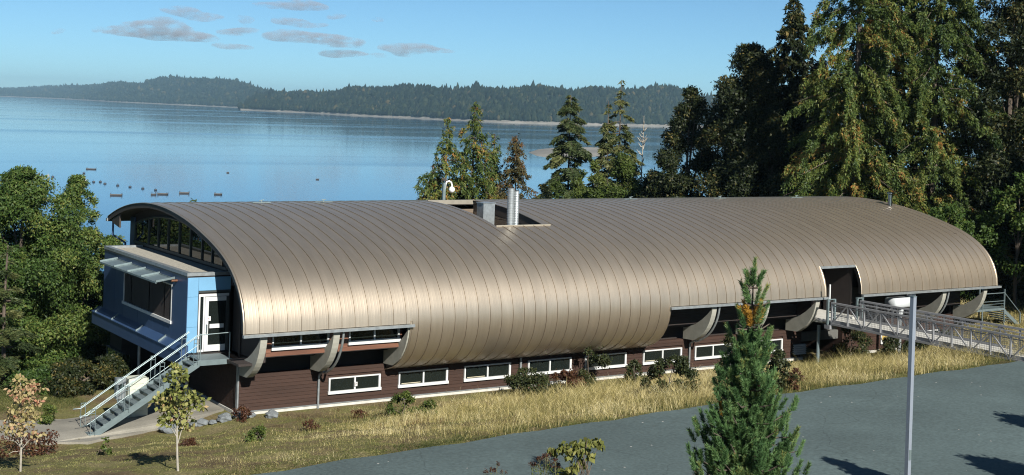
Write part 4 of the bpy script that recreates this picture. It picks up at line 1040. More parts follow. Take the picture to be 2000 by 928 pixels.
b, zt = sized(1138, 106, 318); broadleaf('broadleaf_tree', 'low olive green tree between the dark fir and the rounded tree', 'tree', b, zt, 2.2, L_BRIGHT, 18000, 45, .2, .17, tr=.12, tone_shift=-.05)
b, zt = sized(1250, 110, 318); broadleaf('broadleaf_tree', 'loose olive tree behind the foot of the bare snag', 'tree', b, zt, 2.0, L_ALDER, 14000, 40, .2, .17, tr=.12)
b, zt = sized(962, 108, 262); conifer('cedar_tree', 'thin cedar half hidden by the right side of the double topped cedar', 'tree', b, zt, 4.6, L_CEDAR, 30000, 'cedar', (.32, .1), .5, tr=.18, jag=.5, taper=.85, tone_shift=-.08)
b, zt = sized(165, 58.6, 698); broadleaf('understory_shrub', 'dark shaded thicket behind the lower end of the stair', 'shrub', b, zt, 1.5, L_SHADE, 15000, 34, .0, .12, skirt=.9)
b, zt = sized(226, 60, 690); broadleaf('understory_shrub', 'dark shaded thicket left of the porch glazing', 'shrub', b, zt, 1.3, L_SHADE, 14000, 34, .0, .12, skirt=.9)
b, zt = sized(100, 58.6, 712); broadleaf('understory_shrub', 'mid green thicket at the edge of the small left lawn', 'shrub', b, zt, 1.5, L_ALDER, 15000, 34, .0, .12, tone_shift=-.12, skirt=.9)
snag('bleached bare snag standing between the firs and the dark maple', 1252, 108, 226)
b, zt = sized(1340, 100, 152); broadleaf('maple_tree', 'dark broad maple with sunlit edges right of the bare snag', 'tree', b, zt, 3.3, L_SHADE, 62000, 95, .1, .2, 'dark maples behind the ridge', skirt=.85, tr=.25, blob=.26)
b, zt = sized(1300, 98, 290); broadleaf('maple_tree', 'low dark maple in front of the foot of the broad maple', 'tree', b, zt, 3.0, L_SHADE, 34000, 55, .1, .2, 'dark maples behind the ridge', skirt=.85, tr=.2, blob=.3)
b, zt = sized(1455, 97, 62); broadleaf('maple_tree', 'tall dark maple whose left side meets the open sky', 'tree', b, zt, 4.3, L_SHADE, 110000, 150, .05, .2, 'dark maples behind the ridge', skirt=.85, tr=.3, blob=.27)
b, zt = sized(1537, 99, -14); conifer('dark_fir_or_added_cedar', 'tall dark pointed fir reaching the top edge left of the big cedars', 'tree', b, zt, 6.2, L_SHADE, 100000, 'cedar', (.3, .17), 1.0, tr=.3, jag=.35, taper=.75)
b, zt = sized(1592, 101, 95); broadleaf('maple_tree', 'dark maple closing the gap between the pointed fir and the left big cedar', 'tree', b, zt, 3.2, L_SHADE, 40000, 90, .05, .2, 'dark maples behind the ridge', skirt=.85, tr=.25, blob=.24)
b, zt = sized(1500, 95, 190); broadleaf('maple_tree', 'dark maple filling the hollow between the pointed fir and the roof', 'tree', b, zt, 4.2, L_SHADE, 70000, 100, .05, .2, 'dark maples behind the ridge', skirt=.85, tr=.25)
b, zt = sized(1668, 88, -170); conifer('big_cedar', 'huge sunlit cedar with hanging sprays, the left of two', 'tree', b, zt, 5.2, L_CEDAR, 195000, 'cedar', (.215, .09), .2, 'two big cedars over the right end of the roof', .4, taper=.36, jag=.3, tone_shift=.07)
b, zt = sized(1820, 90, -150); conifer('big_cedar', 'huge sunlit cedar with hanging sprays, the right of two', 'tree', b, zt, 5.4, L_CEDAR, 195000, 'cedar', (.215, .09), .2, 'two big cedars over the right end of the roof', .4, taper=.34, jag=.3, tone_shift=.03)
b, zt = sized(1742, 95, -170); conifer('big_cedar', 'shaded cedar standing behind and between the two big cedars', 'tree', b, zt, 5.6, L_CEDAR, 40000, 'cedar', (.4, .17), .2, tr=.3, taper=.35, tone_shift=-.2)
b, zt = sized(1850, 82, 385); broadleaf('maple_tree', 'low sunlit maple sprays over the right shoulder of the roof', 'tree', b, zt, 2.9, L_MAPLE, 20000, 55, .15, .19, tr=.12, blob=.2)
b, zt = sized(1968, 90, -140); broadleaf('maple_tree', 'very dark tall maple at the top right corner', 'tree', b, zt, 4.4, L_SHADE, 100000, 140, .05, .2, 'dark maples behind the ridge', skirt=.85, tr=.3, blob=.25)
b, zt = sized(2030, 97, -60); broadleaf('maple_tree', 'very dark maple behind the others at the right edge', 'tree', b, zt, 4.6, L_SHADE, 52000, 100, .02, .24, 'dark maples behind the ridge', skirt=.85, tr=.3, blob=.27)
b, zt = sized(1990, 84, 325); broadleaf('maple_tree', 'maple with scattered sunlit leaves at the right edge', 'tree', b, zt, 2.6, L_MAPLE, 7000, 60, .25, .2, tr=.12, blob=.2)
b, zt = sized(1985, 96, 300); broadleaf('maple_tree', 'dark undergrowth maple behind the right end of the building', 'tree', b, zt, 4.8, L_SHADE, 60000, 90, .0, .22, 'dark maples behind the ridge', skirt=.85, tr=.2)
b, zt = sized(2080, 90, 250); broadleaf('maple_tree', 'dark maple half outside the right edge', 'tree', b, zt, 4.2, L_SHADE, 30000, 60, .0, .22, 'dark maples behind the ridge', skirt=.85, tr=.2)
# right of the frame: cedars added for their shade, maples inferred from shadows
for lab, x, y, zt, R_ in (('tall unseen cedar right of the frame added to shade the right end', 55, -13, 24, 4.5), ('unseen cedar added for shade right of the frame nearest the road', 50.5, -17, 23, 3.6), ('second tall unseen cedar right of the frame added to shade the right end', 62, -10, 25, 5),
                         ('third tall unseen cedar right of the frame added to shade the right end', 70, -4, 24, 5)):
    b = np.array([x, y, float(ground(x, y))]); conifer('dark_fir_or_added_cedar', lab, 'tree', b, zt, R_ + .6, L_SHADE, 26000, 'cedar', (.6, .3), .5, tr=.3, taper=.5)
for lab, x, y, h, R_ in (('young maple right of the photo that shades the road by the pole', 9.3, -27.8, 5.8, .5), ('young maple right of the photo that shades the lower right corner', 13.4, -30.0, 6.4, 1.0),
                        ('young maple right of the photo that shades the right edge of the road', 19.3, -26.6, 6.4, .9)):
    b = np.array([x, y, -1.45]); broadleaf('maple_tree', lab, 'tree', b, b[2] + h, R_, L_MAPLE, 4500, 26, .45, .2, tr=.08)

# ------------------------------------------------------------------ foreground pine
def pine():
    b = np.array([*at(1458, 700, 31.0)[:2], -1.5]); zt = z_of(1472, 505, 31.0)
    t = thing('pine_tree', 'young green pine with gold dying needles near its top in front of the road', 'tree', b)
    top = np.array([*at(1474, 505, 31.0)[:2], zt])
    axis_ = lambda f: b + (top - b) * f
    trunk_mesh(t, b, top - np.array([0, 0, .25]), .085, .015, BARK, .08)
    H = zt - b[2]
    shoots = []      # base, dir, length, kind
    def shoot(p, d, l, k=0): shoots.append((p, unit(np.array(d)), l, k))
    shoot(top - np.array([0, 0, .62]), (0.02, 0, 1), .62, 0)
    whorls = [(.66, 6, .26, .4, 0), (1.05, 5, .4, .44, 0), (1.38, 7, .2, .36, 2), (1.55, 8, .34, .34, 2), (1.6, 5, .5, .5, 0), (1.95, 5, .34, .38, 0), (2.25, 7, .5, .42, 0), (2.58, 8, .62, .44, 0), (2.93, 9, .7, .42, 0), (3.3, 9, .82, .42, 1),
              (3.68, 10, .96, .42, 0), (4.03, 11, 1.08, .42, 0), (4.38, 12, 1.2, .42, 0), (4.74, 12, 1.3, .42, 0), (5.1, 12, 1.4, .42, 0), (5.6, 10, 1.35, .4, 0), (6.2, 8, 1.1, .4, 0)]
    limbs = MB()
    for dz, n, r_, l, kind in whorls:
        c = axis_(1 - dz / H); ph = rng.uniform(0, 6.28)
        for i in range(n):
            a = ph + i * 2 * math.pi / n + rng.normal(0, .2); rr = .9 * r_ * rng.uniform(.6, 1.15)
            d = np.array([math.cos(a), math.sin(a), 0])
            tip = c + d * rr + np.array([0, 0, rr * rng.uniform(.1, .45)])
            limbs.tube([c, c + d * rr * .6 + np.array([0, 0, rr * .05]), tip], [.025, .018, .01], 5)
            if dz < 1.75:
                shoot(tip - d * rr * .55, d * .42 + np.array([0, 0, 1]), l * rng.uniform(.8, 1.2), kind)
            else:
                ns = 4 + int(rr * 6.5)
                for j in range(ns):
                    q = (j + .6) / ns; pp = c + (tip - c) * q + rng.normal(0, .07 + .06 * rr, 3) * np.array([1, 1, .6])
                    sd_ = np.array([-d[1], d[0], 0]) * rng.choice([-1, 1]) * rng.uniform(.1, .9)
                    shoot(pp, d * rng.uniform(.2, .7) + sd_ * .7 + np.array([0, 0, rng.uniform(.9, 1.9)]), l * rng.uniform(.6, 1.05), kind if kind != 1 or rng.uniform() < .25 else 0)
    tag(limbs.build('branches', BARK, t, True), kind='stuff')
    for kinds, nm, mt in (((0, 1), 'needles', L_PINE), ((2,), 'gold_needles', L_GOLD)):
        Ps, Ds, Ls, Ws, Ts = [], [], [], [], []
        for p, d, l, k in shoots:
            if k == 2:
                is_gold = rng.uniform() < .8
            else: is_gold = (hash((round(float(p[0]), 4), round(float(p[2]), 4))) % 200) < 1
            if (nm == 'gold_needles') != is_gold: continue
            n = int(270 * l / .36)
            s = rng.uniform(0, 1, n); a = rng.uniform(0, 6.283, n)
            u = unit(np.cross(d, [0.3, .2, 1.0])); v = np.cross(d, u)
            rad = u[None] * np.cos(a)[:, None] + v[None] * np.sin(a)[:, None]
            Ps.append(p + d * (s * l)[:, None] + rad * .012)
            Ds.append(unit(rad * .8 + d * (.7 + .6 * s)[:, None] + rng.normal(0, .2, (n, 3))))
            Ls.append(rng.uniform(.06, .15, n) * (1 - .3 * s)); Ws.append(np.full(n, .0135)); Ts.append(np.clip(rng.normal(.42 + rng.uniform(-.3, .34), .12, n) + .12 * s, 0, 1))
        if Ps:
            V, Fc = leafquads(np.concatenate(Ps), np.concatenate(Ds), np.concatenate(Ls), np.concatenate(Ws), None, True)
            leaf_obj(nm, V, Fc, np.concatenate(Ts), mt, t)
    CONE = M('brown_pine_cone', (.14, .075, .045), .8, 0, .3, 20)
    for i in range(26):
        p, d, l, k = shoots[rng.integers(8, len(shoots))]
        if rng.uniform() < .5: p = p + np.array([0, 0, .05])
        q = p + FWD * -.12
        MB().tube([q, q + d * .04, q + d * .1, q + d * .15], [.02, .042, .035, .01], 7).build('pine_cone', CONE, t, True)
pine()

# ------------------------------------------------------------------ saplings and bushes in front
def sapling(name, label, cat, px, base_py, dist, tiers, mat, leaf, tr=.035, bark=PALEBARK, droop=.5, group=None, nbr=14):
    "tiers: (px, py, radius m, number of leaves) clumps along thin branches"
    g = ground_at(px, base_py) if dist is None else base_at(px, dist)
    D_ = float(np.dot(g - CAM, FWD)) if dist is None else dist
    t = thing(name, label, cat, g, group)
    Ps, tn = [], []; C = []
    for x, y, r_, n in tiers:
        c = at(x, y, D_ + rng.uniform(-.5, .5)); C.append(c)
        q = rng.normal(0, 1, (n, 3)); q = unit(q) * (rng.uniform(0, 1, n) ** .5)[:, None] * r_
        Ps.append(c + q * np.array([1, 1, .8])); tn.append(np.clip(rng.normal(.45 + rng.uniform(-.22, .25), .2, n), 0, 1))
    P = np.concatenate(Ps); n = len(P)
    D = unit(rng.normal(0, .6, (n, 3)) + np.array([0, 0, -droop]))
    V, Fc = leafquads(P, D, leaf * rng.uniform(.7, 1.25, n), leaf * .8 * rng.uniform(.7, 1.1, n))
    leaf_obj('foliage', V, Fc, np.concatenate(tn), mat, t)
    C = np.array(C); top = C[np.argmax(C[:, 2])]
    trunk_mesh(t, g - np.array([0, 0, .1]), np.array([g[0] * .3 + top[0] * .7, g[1] * .3 + top[1] * .7, top[2]]), tr, tr * .3, bark, .1, limbs=[(g + (top - g) * np.clip((c[2] - g[2]) / (top[2] - g[2]) - .18, .2, .9), c, tr * .45) for c in C if c[2] < top[2] - .05])
    return t
sapling('sapling', 'slim katsura sapling with yellow and pink round leaves in front of the stair', 'sapling', 348, 919, None,
        [(342, 715, .22, 46), (352, 730, .28, 60), (335, 738, .26, 40), (345, 762, .3, 50), (358, 735, .2, 25), (318, 778, .35, 70), (345, 785, .45, 120), (372, 778, .4, 90), (325, 795, .3, 60), (388, 785, .25, 40), (352, 805, .38, 90), (330, 815, .3, 50), (318, 822, .2, 20), (362, 825, .3, 50), (398, 796, .12, 10)], L_KATSURA, .15)
sapling('sapling', 'pale pink and yellow sapling at the lower left corner', 'sapling', 40, 922, None,
        [(38, 745, .25, 60), (62, 752, .25, 55), (30, 765, .3, 70), (50, 775, .35, 100), (70, 782, .22, 40), (40, 800, .38, 90), (62, 812, .3, 60), (28, 815, .35, 70), (15, 835, .35, 60), (48, 835, .4, 90), (80, 757, .15, 15), (75, 850, .2, 25)], L_PALE, .13, droop=.4)
sapling('sapling', 'dark russet leaved shrub tree under the pale sapling at the lower left', 'sapling', 52, 926, 47.5,
        [(15, 860, .4, 120), (40, 848, .35, 110), (62, 855, .35, 110), (85, 862, .38, 120), (100, 850, .3, 70), (30, 878, .45, 160), (60, 880, .5, 170), (85, 885, .45, 130), (102, 868, .25, 50), (10, 890, .35, 90), (45, 898, .4, 100), (75, 902, .3, 60)], L_RED, .1, bark=PALEBARK)
sapling('sapling', 'small upright green sapling near the bottom left of the slope', 'sapling', 205, 926, 44.5,
        [(208, 858, .1, 18), (204, 872, .14, 30), (210, 880, .16, 36), (195, 890, .2, 44), (214, 892, .2, 44), (203, 902, .24, 60), (188, 908, .22, 50), (222, 906, .2, 40), (175, 915, .18, 30), (238, 916, .18, 24), (205, 920, .3, 70)], L_BRIGHT, .11, bark=BARK, tr=.02)
sapling('sapling', 'young tree with drooping yellow green leaves at the bottom edge before the road', 'sapling', 1120, 940, 30,
        [(1165, 862, .14, 46), (1145, 862, .14, 50), (1125, 866, .14, 50), (1100, 872, .15, 54), (1080, 878, .12, 34), (1112, 884, .15, 40), (1135, 880, .12, 34), (1150, 885, .15, 44), (1132, 900, .15, 50), (1120, 912, .16, 56), (1105, 922, .16, 50), (1140, 905, .12, 30), (1172, 868, .1, 22)], L_DROOP, .12, bark=BARK, droop=1.3, tr=.025)
def weed(label, px, top_py, dist, n, spread):
    g = base_at(px, dist); t = thing('dried_weed', label, 'weed', g, 'dried weeds at the near edge of the road')
    st = MB(); P = []
    for i in range(n):
        x = px + rng.uniform(-spread, spread); tp = at(x, top_py + rng.uniform(0, 25), dist + rng.uniform(-.4, .4)); gb = np.array([tp[0] + rng.uniform(-.1, .1), tp[1], g[2]])
        st.tube([gb, (gb + tp) / 2 + rng.normal(0, .03, 3), tp], [.008, .006, .004], 4); 
        for k in range(3):
            q = tp + rng.normal(0, .05, 3) * np.array([1, 1, .3]); st.tube([tp - np.array([0, 0, .12]), q], .003, 3); P.append(q)
    st.build('stems', M('dry_green_stem', (.13, .13, .06), .8), t)
    P = np.repeat(np.array(P), 16, 0) + rng.normal(0, .018, (len(P) * 16, 3)); nn = len(P)
    V, Fc = leafquads(P, unit(rng.normal(size=(nn, 3))), .03, .025)
    tag(leaf_obj('seed_heads', V, Fc, rng.uniform(0, .6, nn), L_RED, t), kind='stuff')
    P = np.repeat(np.array([at(px + rng.uniform(-spread, spread), top_py + 20 + rng.uniform(0, 40), dist) for _ in range(n * 4)]), 6, 0); nn = len(P); P = P + rng.normal(0, .05, (nn, 3))
    V, Fc = leafquads(P, unit(rng.normal(size=(nn, 3))), .06, .02); leaf_obj('leaves', V, Fc, rng.uniform(.3, 1, nn), L_BRIGHT, t)
weed('clump of brown topped weeds left of the drooping young tree', 1065, 888, 30, 16, 26)
weed('single sparse weed standing further left at the bottom edge', 965, 906, 30, 6, 18)

def bush(label, px, base_py, top_py, wpx, mat, n=3500, leaf=.1, name='bush', group='bushes along the wall and bank', blobs=18, **k):
    g = ground_at(px, base_py); D_ = float(np.dot(g - CAM, FWD)); zt = z_of(px, top_py, D_); zt += .14 * (zt - g[2])
    return broadleaf(name, label, 'bush', g - np.array([0, 0, .05]), zt, wpx / 1.75 * D_ / F_PX, mat, n, blobs, .02, leaf, group, tr=.03, limbs=5, **{'blob': .24, 'dense': .75, **k})
bush('wide dark bush with reddish tips in front of the fourth lower window', 1035, 778, 722, 92, L_BUSH, 6500, .1, blobs=26)
bush('tall upright bush growing in front of the rolled roof edge', 1152, 752, 646, 58, L_BUSH, 5200, .1, blobs=24, blob=.3)
bush('low russet bush at the foot of the tall upright bush', 1105, 760, 722, 62, L_RED, 2200, .1)
bush('thin bush between the fifth and sixth lower windows', 1238, 758, 708, 42, L_BUSH, 2400, .1)
bush('large round dark bush under the sixth lower window', 1312, 775, 697, 92, L_BUSH, 7500, .1, blobs=30)
bush('airy bush left of the young pine below the seventh window', 1420, 760, 662, 62, L_BUSH, 3600, .1, blobs=24, blob=.2)
bush('dark bush right of the young pine', 1522, 762, 690, 60, L_BUSH, 4200, .1)
bush('low red leaved bush beside the pale louvre', 1553, 758, 724, 36, L_RED, 1400, .09)
bush('large leafy bush growing against the footbridge truss', 1662, 705, 628, 82, L_BUSH, 6800, .1, blobs=30, tone_shift=.08)
bush('dense low bush under the footbridge near the yellow blind', 1742, 702, 658, 62, L_BUSH, 3800, .1)
bush('bush behind the grey pole under the footbridge', 1800, 690, 650, 50, L_BUSH, 2800, .1)
bush('bush touching the footbridge truss right of the grey pole', 1845, 695, 648, 46, L_BUSH, 3000, .1)
bush('green weedy clump at the wall foot below the second lower window', 785, 812, 768, 58, L_BRIGHT, 2600, .08)
bush('green weedy clump further right along the wall foot', 835, 815, 782, 40, L_BRIGHT, 1500, .08)
bush('small rusty plant on the bare slope left of the lower windows', 606, 842, 822, 34, L_RED, 700, .07)
bush('small russet plant on the slope near the second lower window', 700, 818, 800, 40, L_RED, 600, .07)
bush('twiggy brown bush on the crest beside the boulders', 472, 825, 795, 40, L_RED, 900, .07)
bush('tuft of green weeds on the slope right of the boulders', 505, 862, 836, 46, L_BRIGHT, 900, .09)
bush('flat rust red ground plant on the slope right of the katsura sapling', 368, 872, 857, 36, L_RED, 1500, .05)
bush('yellowish shrub by the path left of the stair foot', 92, 838, 795, 40, L_BRIGHT, 1500, .1, tone_shift=.15)

# boulders on the crest
for lab, px, py, r_ in (('largest blue grey boulder by the sapling', 336, 842, .36), ('boulder right of the largest one on the crest', 378, 833, .2), ('small boulder in the middle of the crest row', 395, 830, .2), ('small flat boulder on the crest before the path', 415, 828, .16),
                        ('boulder where the crest meets the corner of the building', 438, 822, .26), ('dark boulder against the foundation corner', 470, 815, .24), ('boulder at the right end of the crest row', 487, 814, .22), ('dark slab of rock lying on the bare soil by the foundation', 530, 815, .25)):
    g = ground_at(px, py); t = thing('boulder', lab, 'boulder', g, 'boulders along the crest of the slope')
    me = bpy.data.meshes.new('stone'); import bmesh
    bm = bmesh.new(); bmesh.ops.create_icosphere(bm, subdivisions=3, radius=r_)
    ph = rng.uniform(0, 9, 6); sx, sy, sz = rng.uniform(.9, 1.35), rng.uniform(.7, 1.1), rng.uniform(.5, .8)
    for v in bm.verts:
        c = v.co / r_; k = 1 + .16 * math.sin(3.1 * c.x + ph[0]) * math.sin(2.7 * c.y + ph[1]) + .1 * math.sin(6 * c.z + ph[2] + 4 * c.x) + .05 * math.sin(11 * c.y + ph[3])
        v.co = Vector((c.x * sx, c.y * sy, c.z * sz)) * r_ * k + Vector((0, 0, r_ * .35))
    bm.to_mesh(me); bm.free(); link('stone', me, ROCK, t, False)

# ------------------------------------------------------------------ grass
def blades(n_tuft, per, xr, yf, hgt, wid, mat, name, keep, lean=.35, spread=.12):
    x = rng.uniform(*xr, n_tuft); u = rng.uniform(0, 1, n_tuft); y = yf(x, u)
    m = keep(x, y); x, y = x[m], y[m]
    hs = hgt(x, y) * rng.uniform(.35, 1.3, len(x)); tt = rng.normal(.5, .2, len(x)) - .04 + .24 * patch(x, y, .45, 7) + .13 * patch(x, y, 1.7, 3); la = rng.uniform(0, 6.28, len(x))
    x = np.repeat(x, per); y = np.repeat(y, per); hs = np.repeat(hs, per) * rng.uniform(.5, 1.1, len(x)); tt = np.repeat(tt, per); la = np.repeat(la, per)
    n = len(x); x = x + rng.normal(0, spread, n); y = y + rng.normal(0, spread, n); z = ground(x, y) - .02
    a = rng.uniform(0, 6.28, n)
    D1 = unit(np.c_[np.cos(a) * lean * .5 + np.cos(la) * lean * .4, np.sin(a) * lean * .5 + np.sin(la) * lean * .4, np.ones(n)])
    D2 = unit(D1 + np.c_[np.cos(a), np.sin(a), np.full(n, -.3)] * lean * 1.5)
    Sd = unit(np.cross(D1, rng.normal(size=(n, 3)))) * (wid * rng.uniform(.6, 1.3, n) / 2)[:, None]
    P = np.c_[x, y, z]; Q = P + D1 * (hs * .6)[:, None]; T = Q + D2 * (hs * .5)[:, None]
    V = np.stack([P - Sd, P + Sd, Q, Q - Sd * .7, Q + Sd * .7, T], 1).reshape(-1, 3)
    Fc = np.arange(6 * n, dtype=np.int32).reshape(-1, 3); tt = np.repeat(tt, 2)
    o = link(name, np_mesh(name, V, Fc, np.clip(tt + np.repeat(rng.normal(0, .18, n), 2), 0, 1)), mat); tag(o, kind='stuff'); return o
def patch(x, y, s, ph): return np.sin(x * s + ph) * np.sin(y * s * 1.3 - ph) + .6 * np.sin(x * s * 2.3 + y * s * 1.9 + ph * 2)
def bank_y(x, u): return road_edge(x) + .35 + u * (1.6 - road_edge(x) - .35)
def not_path(x, y): return ~((x < .6) & (y > 1.0))
def h_straw(x, y): return np.clip(.14 + .42 * sstep(-3, 10, x), 0, .56) * np.clip(.85 + .45 * patch(x, y, .9, 1) + .25 * patch(x, y, 2.3, 5), .25, 1.7) * (1 - .6 * sstep(-2.2, 1.0, y))
def keep_straw(x, y):
    dens = np.clip(.25 + .85 * sstep(-3, 10, x), 0, 1) * np.where((y > -3.2) & (x < 11), .25, 1) * np.where(patch(x, y, .8, 2) > -.75, 1, .35)
    return (rng.uniform(0, 1, len(x)) < dens) & not_path(x, y)
blades(27000, 9, (-6, 46), bank_y, h_straw, .0125, G_STRAW, 'straw_grass', keep_straw, .38, .2)
blades(13000, 8, (-4, 46), bank_y, lambda x, y: .62 * h_straw(x, y), .014, G_GREEN, 'green_grass', lambda x, y: ((patch(x, y, .7, 4) > .25) | (y < road_edge(x) + 1.6)) & not_path(x, y) & (rng.uniform(0, 1, len(x)) < .75), .6)
blades(900, 9, (2, 44), bank_y, lambda x, y: .8 * h_straw(x, y) + .1, .02, L_RED, 'russet_weeds', lambda x, y: (patch(x, y, .5, 6) > .4) & not_path(x, y), .4, .1)
blades(4500, 9, (-8, 46), lambda x, u: road_edge(x) + .05 + u ** 1.5 * 1.0, lambda x, y: np.full(len(x), .13), .02, G_GREEN, 'verge_grass', lambda x, y: rng.uniform(0, 1, len(x)) < .85, .8)
blades(17000, 7, (-12, 14), lambda x, u: np.where(x > -3, road_edge(x) + .3, -14) + u * (np.where(x > -1, 1.7, 1.9) - np.where(x > -3, road_edge(x) + .3, -14)), lambda x, y: np.full(len(x), .07), .018, G_TURF, 'short_turf', lambda x, y: (patch(x, y, .9, 3) > -.55) & ~((x > -.5) & (y > -1.2) & (rng.uniform(0, 1, len(x)) < .8)) & ~((x > -9) & (x < -4) & (y > .6)), .8, .16)
blades(11000, 8, (-14, -3.6), lambda x, u: 1.5 + u * 11, lambda x, y: .1 + .1 * (y > 7.4), .022, G_GREEN, 'left_meadow_grass', lambda x, y: ~((x > -10) & (y > 1.2) & (y < 7.4)), .7, .2)
blades(5000, 8, (33, 62), lambda x, u: -12 + u * 22, lambda x, y: np.full(len(x), .45), .03, G_STRAW, 'right_meadow_grass', lambda x, y: ((x > 43.8) | (y < 1.8)) & ~((x > 29.8) & (x < 32.3)), .6)

# ------------------------------------------------------------------ far shore
def shore_pt(px, py):
    y = HY + ROLL * (px - 1000); d = F_PX * (CAM[2] - WATER_Z) / max(py - y, 1.5); p = at(px, py, d); return d
def far_ridge(name, cols, seed, depth, ntree, th, treename, tmat, beach=True):
    r_ = np.random.default_rng(seed)
    px = np.array([c[0] for c in cols]); sy = np.array([c[1] for c in cols]); ty = np.array([c[2] for c in cols])
    xs = np.linspace(px[0], px[-1], 150); s_ = np.interp(xs, px, sy); t_ = np.interp(xs, px, ty)
    hz = HY + ROLL * (xs - 1000); d0 = F_PX * (CAM[2] - WATER_Z) / np.maximum(s_ - hz, 1.2)
    d1 = d0 * (1 + depth); ztop = CAM[2] + (hz - t_) * d1 / F_PX - th * .75
    prof = [(0, -3.0), (.008, 1.0), (.045, 3.0), (.06, 6), (.25, .22), (.45, .5), (.7, .8), (1.0, 1.0), (1.5, .93), (2.2, .2)]
    rows_ = []
    for f, h in prof:
        d = d0 + (d1 - d0) * f
        P = CAM[None] + (RIGHT[None] * ((xs - 1000) / F_PX)[:, None] + FWD[None]) * d[:, None]
        hh = np.where(f <= .06, WATER_Z + h, WATER_Z + 6 + (ztop - WATER_Z - 6) * h) if f <= .06 else WATER_Z + 6 + (ztop - WATER_Z - 6) * h * (1 + .08 * np.sin(xs * .05 + f * 7 + seed) * (f > .2))
        rows_.append(np.c_[P[:, :2], hh * np.ones(len(xs))])
    V = np.concatenate(rows_); n = len(xs); m = len(prof)
    i = (np.arange(m - 1)[:, None] * n + np.arange(n - 1)[None]).ravel(); Q = np.c_[i, i + 1, i + n + 1, i + n]
    nb_ = 3 * (n - 1)
    o = link(name, np_mesh(name, V, Q[nb_:]), HILLM, smooth=True); tag(o, kind='structure')
    o = link('beach', np_mesh('beach', V, Q[:nb_]), SAND, smooth=True); tag(o, kind='structure')
    # the wood on it
    k = r_.uniform(0, 1, ntree); c = r_.uniform(0, n - 1.001, ntree); f = .055 + (k ** 1.4) * 1.05
    fi = np.array([q[0] for q in prof]); R3 = np.stack(rows_)            # m,n,3
    ci = c.astype(int); cf = (c - ci)[:, None]
    ri = np.clip(np.searchsorted(fi, f) - 1, 0, m - 2); rf = ((f - fi[ri]) / (fi[ri + 1] - fi[ri]))[:, None]
    P = (R3[ri, ci] * (1 - cf) + R3[ri, ci + 1] * cf) * (1 - rf) + (R3[ri + 1, ci] * (1 - cf) + R3[ri + 1, ci + 1] * cf) * rf
    h = th * r_.uniform(.45, 1.0, ntree) ** .9 * np.where(r_.uniform(0, 1, ntree) < .06, 1.5, 1); w = h * r_.uniform(.2, .36, ntree)
    rnd = r_.uniform(0, 1, ntree) < .35
    seg = 4; a = np.linspace(0, 2 * math.pi, seg, endpoint=False)
    rings = []
    for fr_, wr in ((0.02, .7), (.3, 1.0), (.62, .62)):
        wr2 = np.where(rnd, {.7: .75, 1.0: 1.25, .62: 1.05}[wr], wr)
        jit = r_.uniform(.7, 1.3, (ntree, seg))
        rings.append(np.stack([P[:, 0, None] + np.cos(a)[None] * (w * wr2)[:, None] * jit, P[:, 1, None] + np.sin(a)[None] * (w * wr2)[:, None] * jit, P[:, 2, None] + (h * fr_)[:, None] * np.ones(seg)[None] * r_.uniform(.92, 1.08, (ntree, seg))], 2))
    tip = np.c_[P[:, 0], P[:, 1], P[:, 2] + h * np.where(rnd, .85, 1)]
    V = np.concatenate(rings + [tip[:, None]], 1).reshape(-1, 3); st = 3 * seg + 1
    F_ = []
    for j in range(seg):
        j2 = (j + 1) % seg
        for r2 in (0, 1): F_ += [(r2 * seg + j, r2 * seg + j2, (r2 + 1) * seg + j2), (r2 * seg + j, (r2 + 1) * seg + j2, (r2 + 1) * seg + j)]
        F_.append((2 * seg + j, 2 * seg + j2, 3 * seg))
    F_ = np.array(F_); Fc = (F_[None] + (np.arange(ntree) * st)[:, None, None]).reshape(-1, 3)
    tone = np.repeat(np.clip(r_.normal(.4, .2, ntree) + .25 * rnd, 0, 1), len(F_))
    o = link(treename, np_mesh(treename, V, Fc, tone), tmat); tag(o, kind='stuff')
L_FAR = leafmat('far_forest_leaves', [(0, (.004, .009, .006)), (.5, (.011, .022, .012)), (.85, (.035, .045, .02)), (1, (.09, .075, .035))], .1, .8, .1)
far_ridge('far_left_hill', [(-60, 186.5, 171), (0, 188.6, 170), (60, 190.8, 169), (100, 192.5, 167), (140, 194.5, 164), (200, 198, 164), (215, 199, 160), (280, 202, 159), (292, 202.5, 152), (330, 204.3, 151), (365, 206, 152), (380, 206.6, 149), (410, 208, 149), (440, 209.4, 155), (480, 211.5, 162), (520, 213.8, 175), (560, 216, 180), (640, 219, 181)], 3, .22, 7500, 30, 'far_left_wood', L_FAR)
far_ridge('far_middle_hill', [(470, 215.2, 212), (484, 215.6, 190), (500, 216.4, 181), (530, 218, 177), (560, 219.3, 178), (600, 221.2, 178), (650, 223.8, 176), (690, 226, 169), (720, 227.3, 166), (760, 229.2, 165), (800, 231, 167), (830, 232.6, 165), (870, 234.6, 168), (920, 237, 170), (960, 238.8, 169), (1000, 240.2, 167), (1060, 242, 167), (1100, 243, 170), (1150, 244.2, 169), (1200, 245.4, 172), (1250, 246.5, 166), (1290, 247.2, 167), (1330, 248, 172), (1370, 249, 182), (1420, 250, 188), (1700, 256, 190)], 5, .2, 10500, 24, 'far_middle_wood', L_FAR)
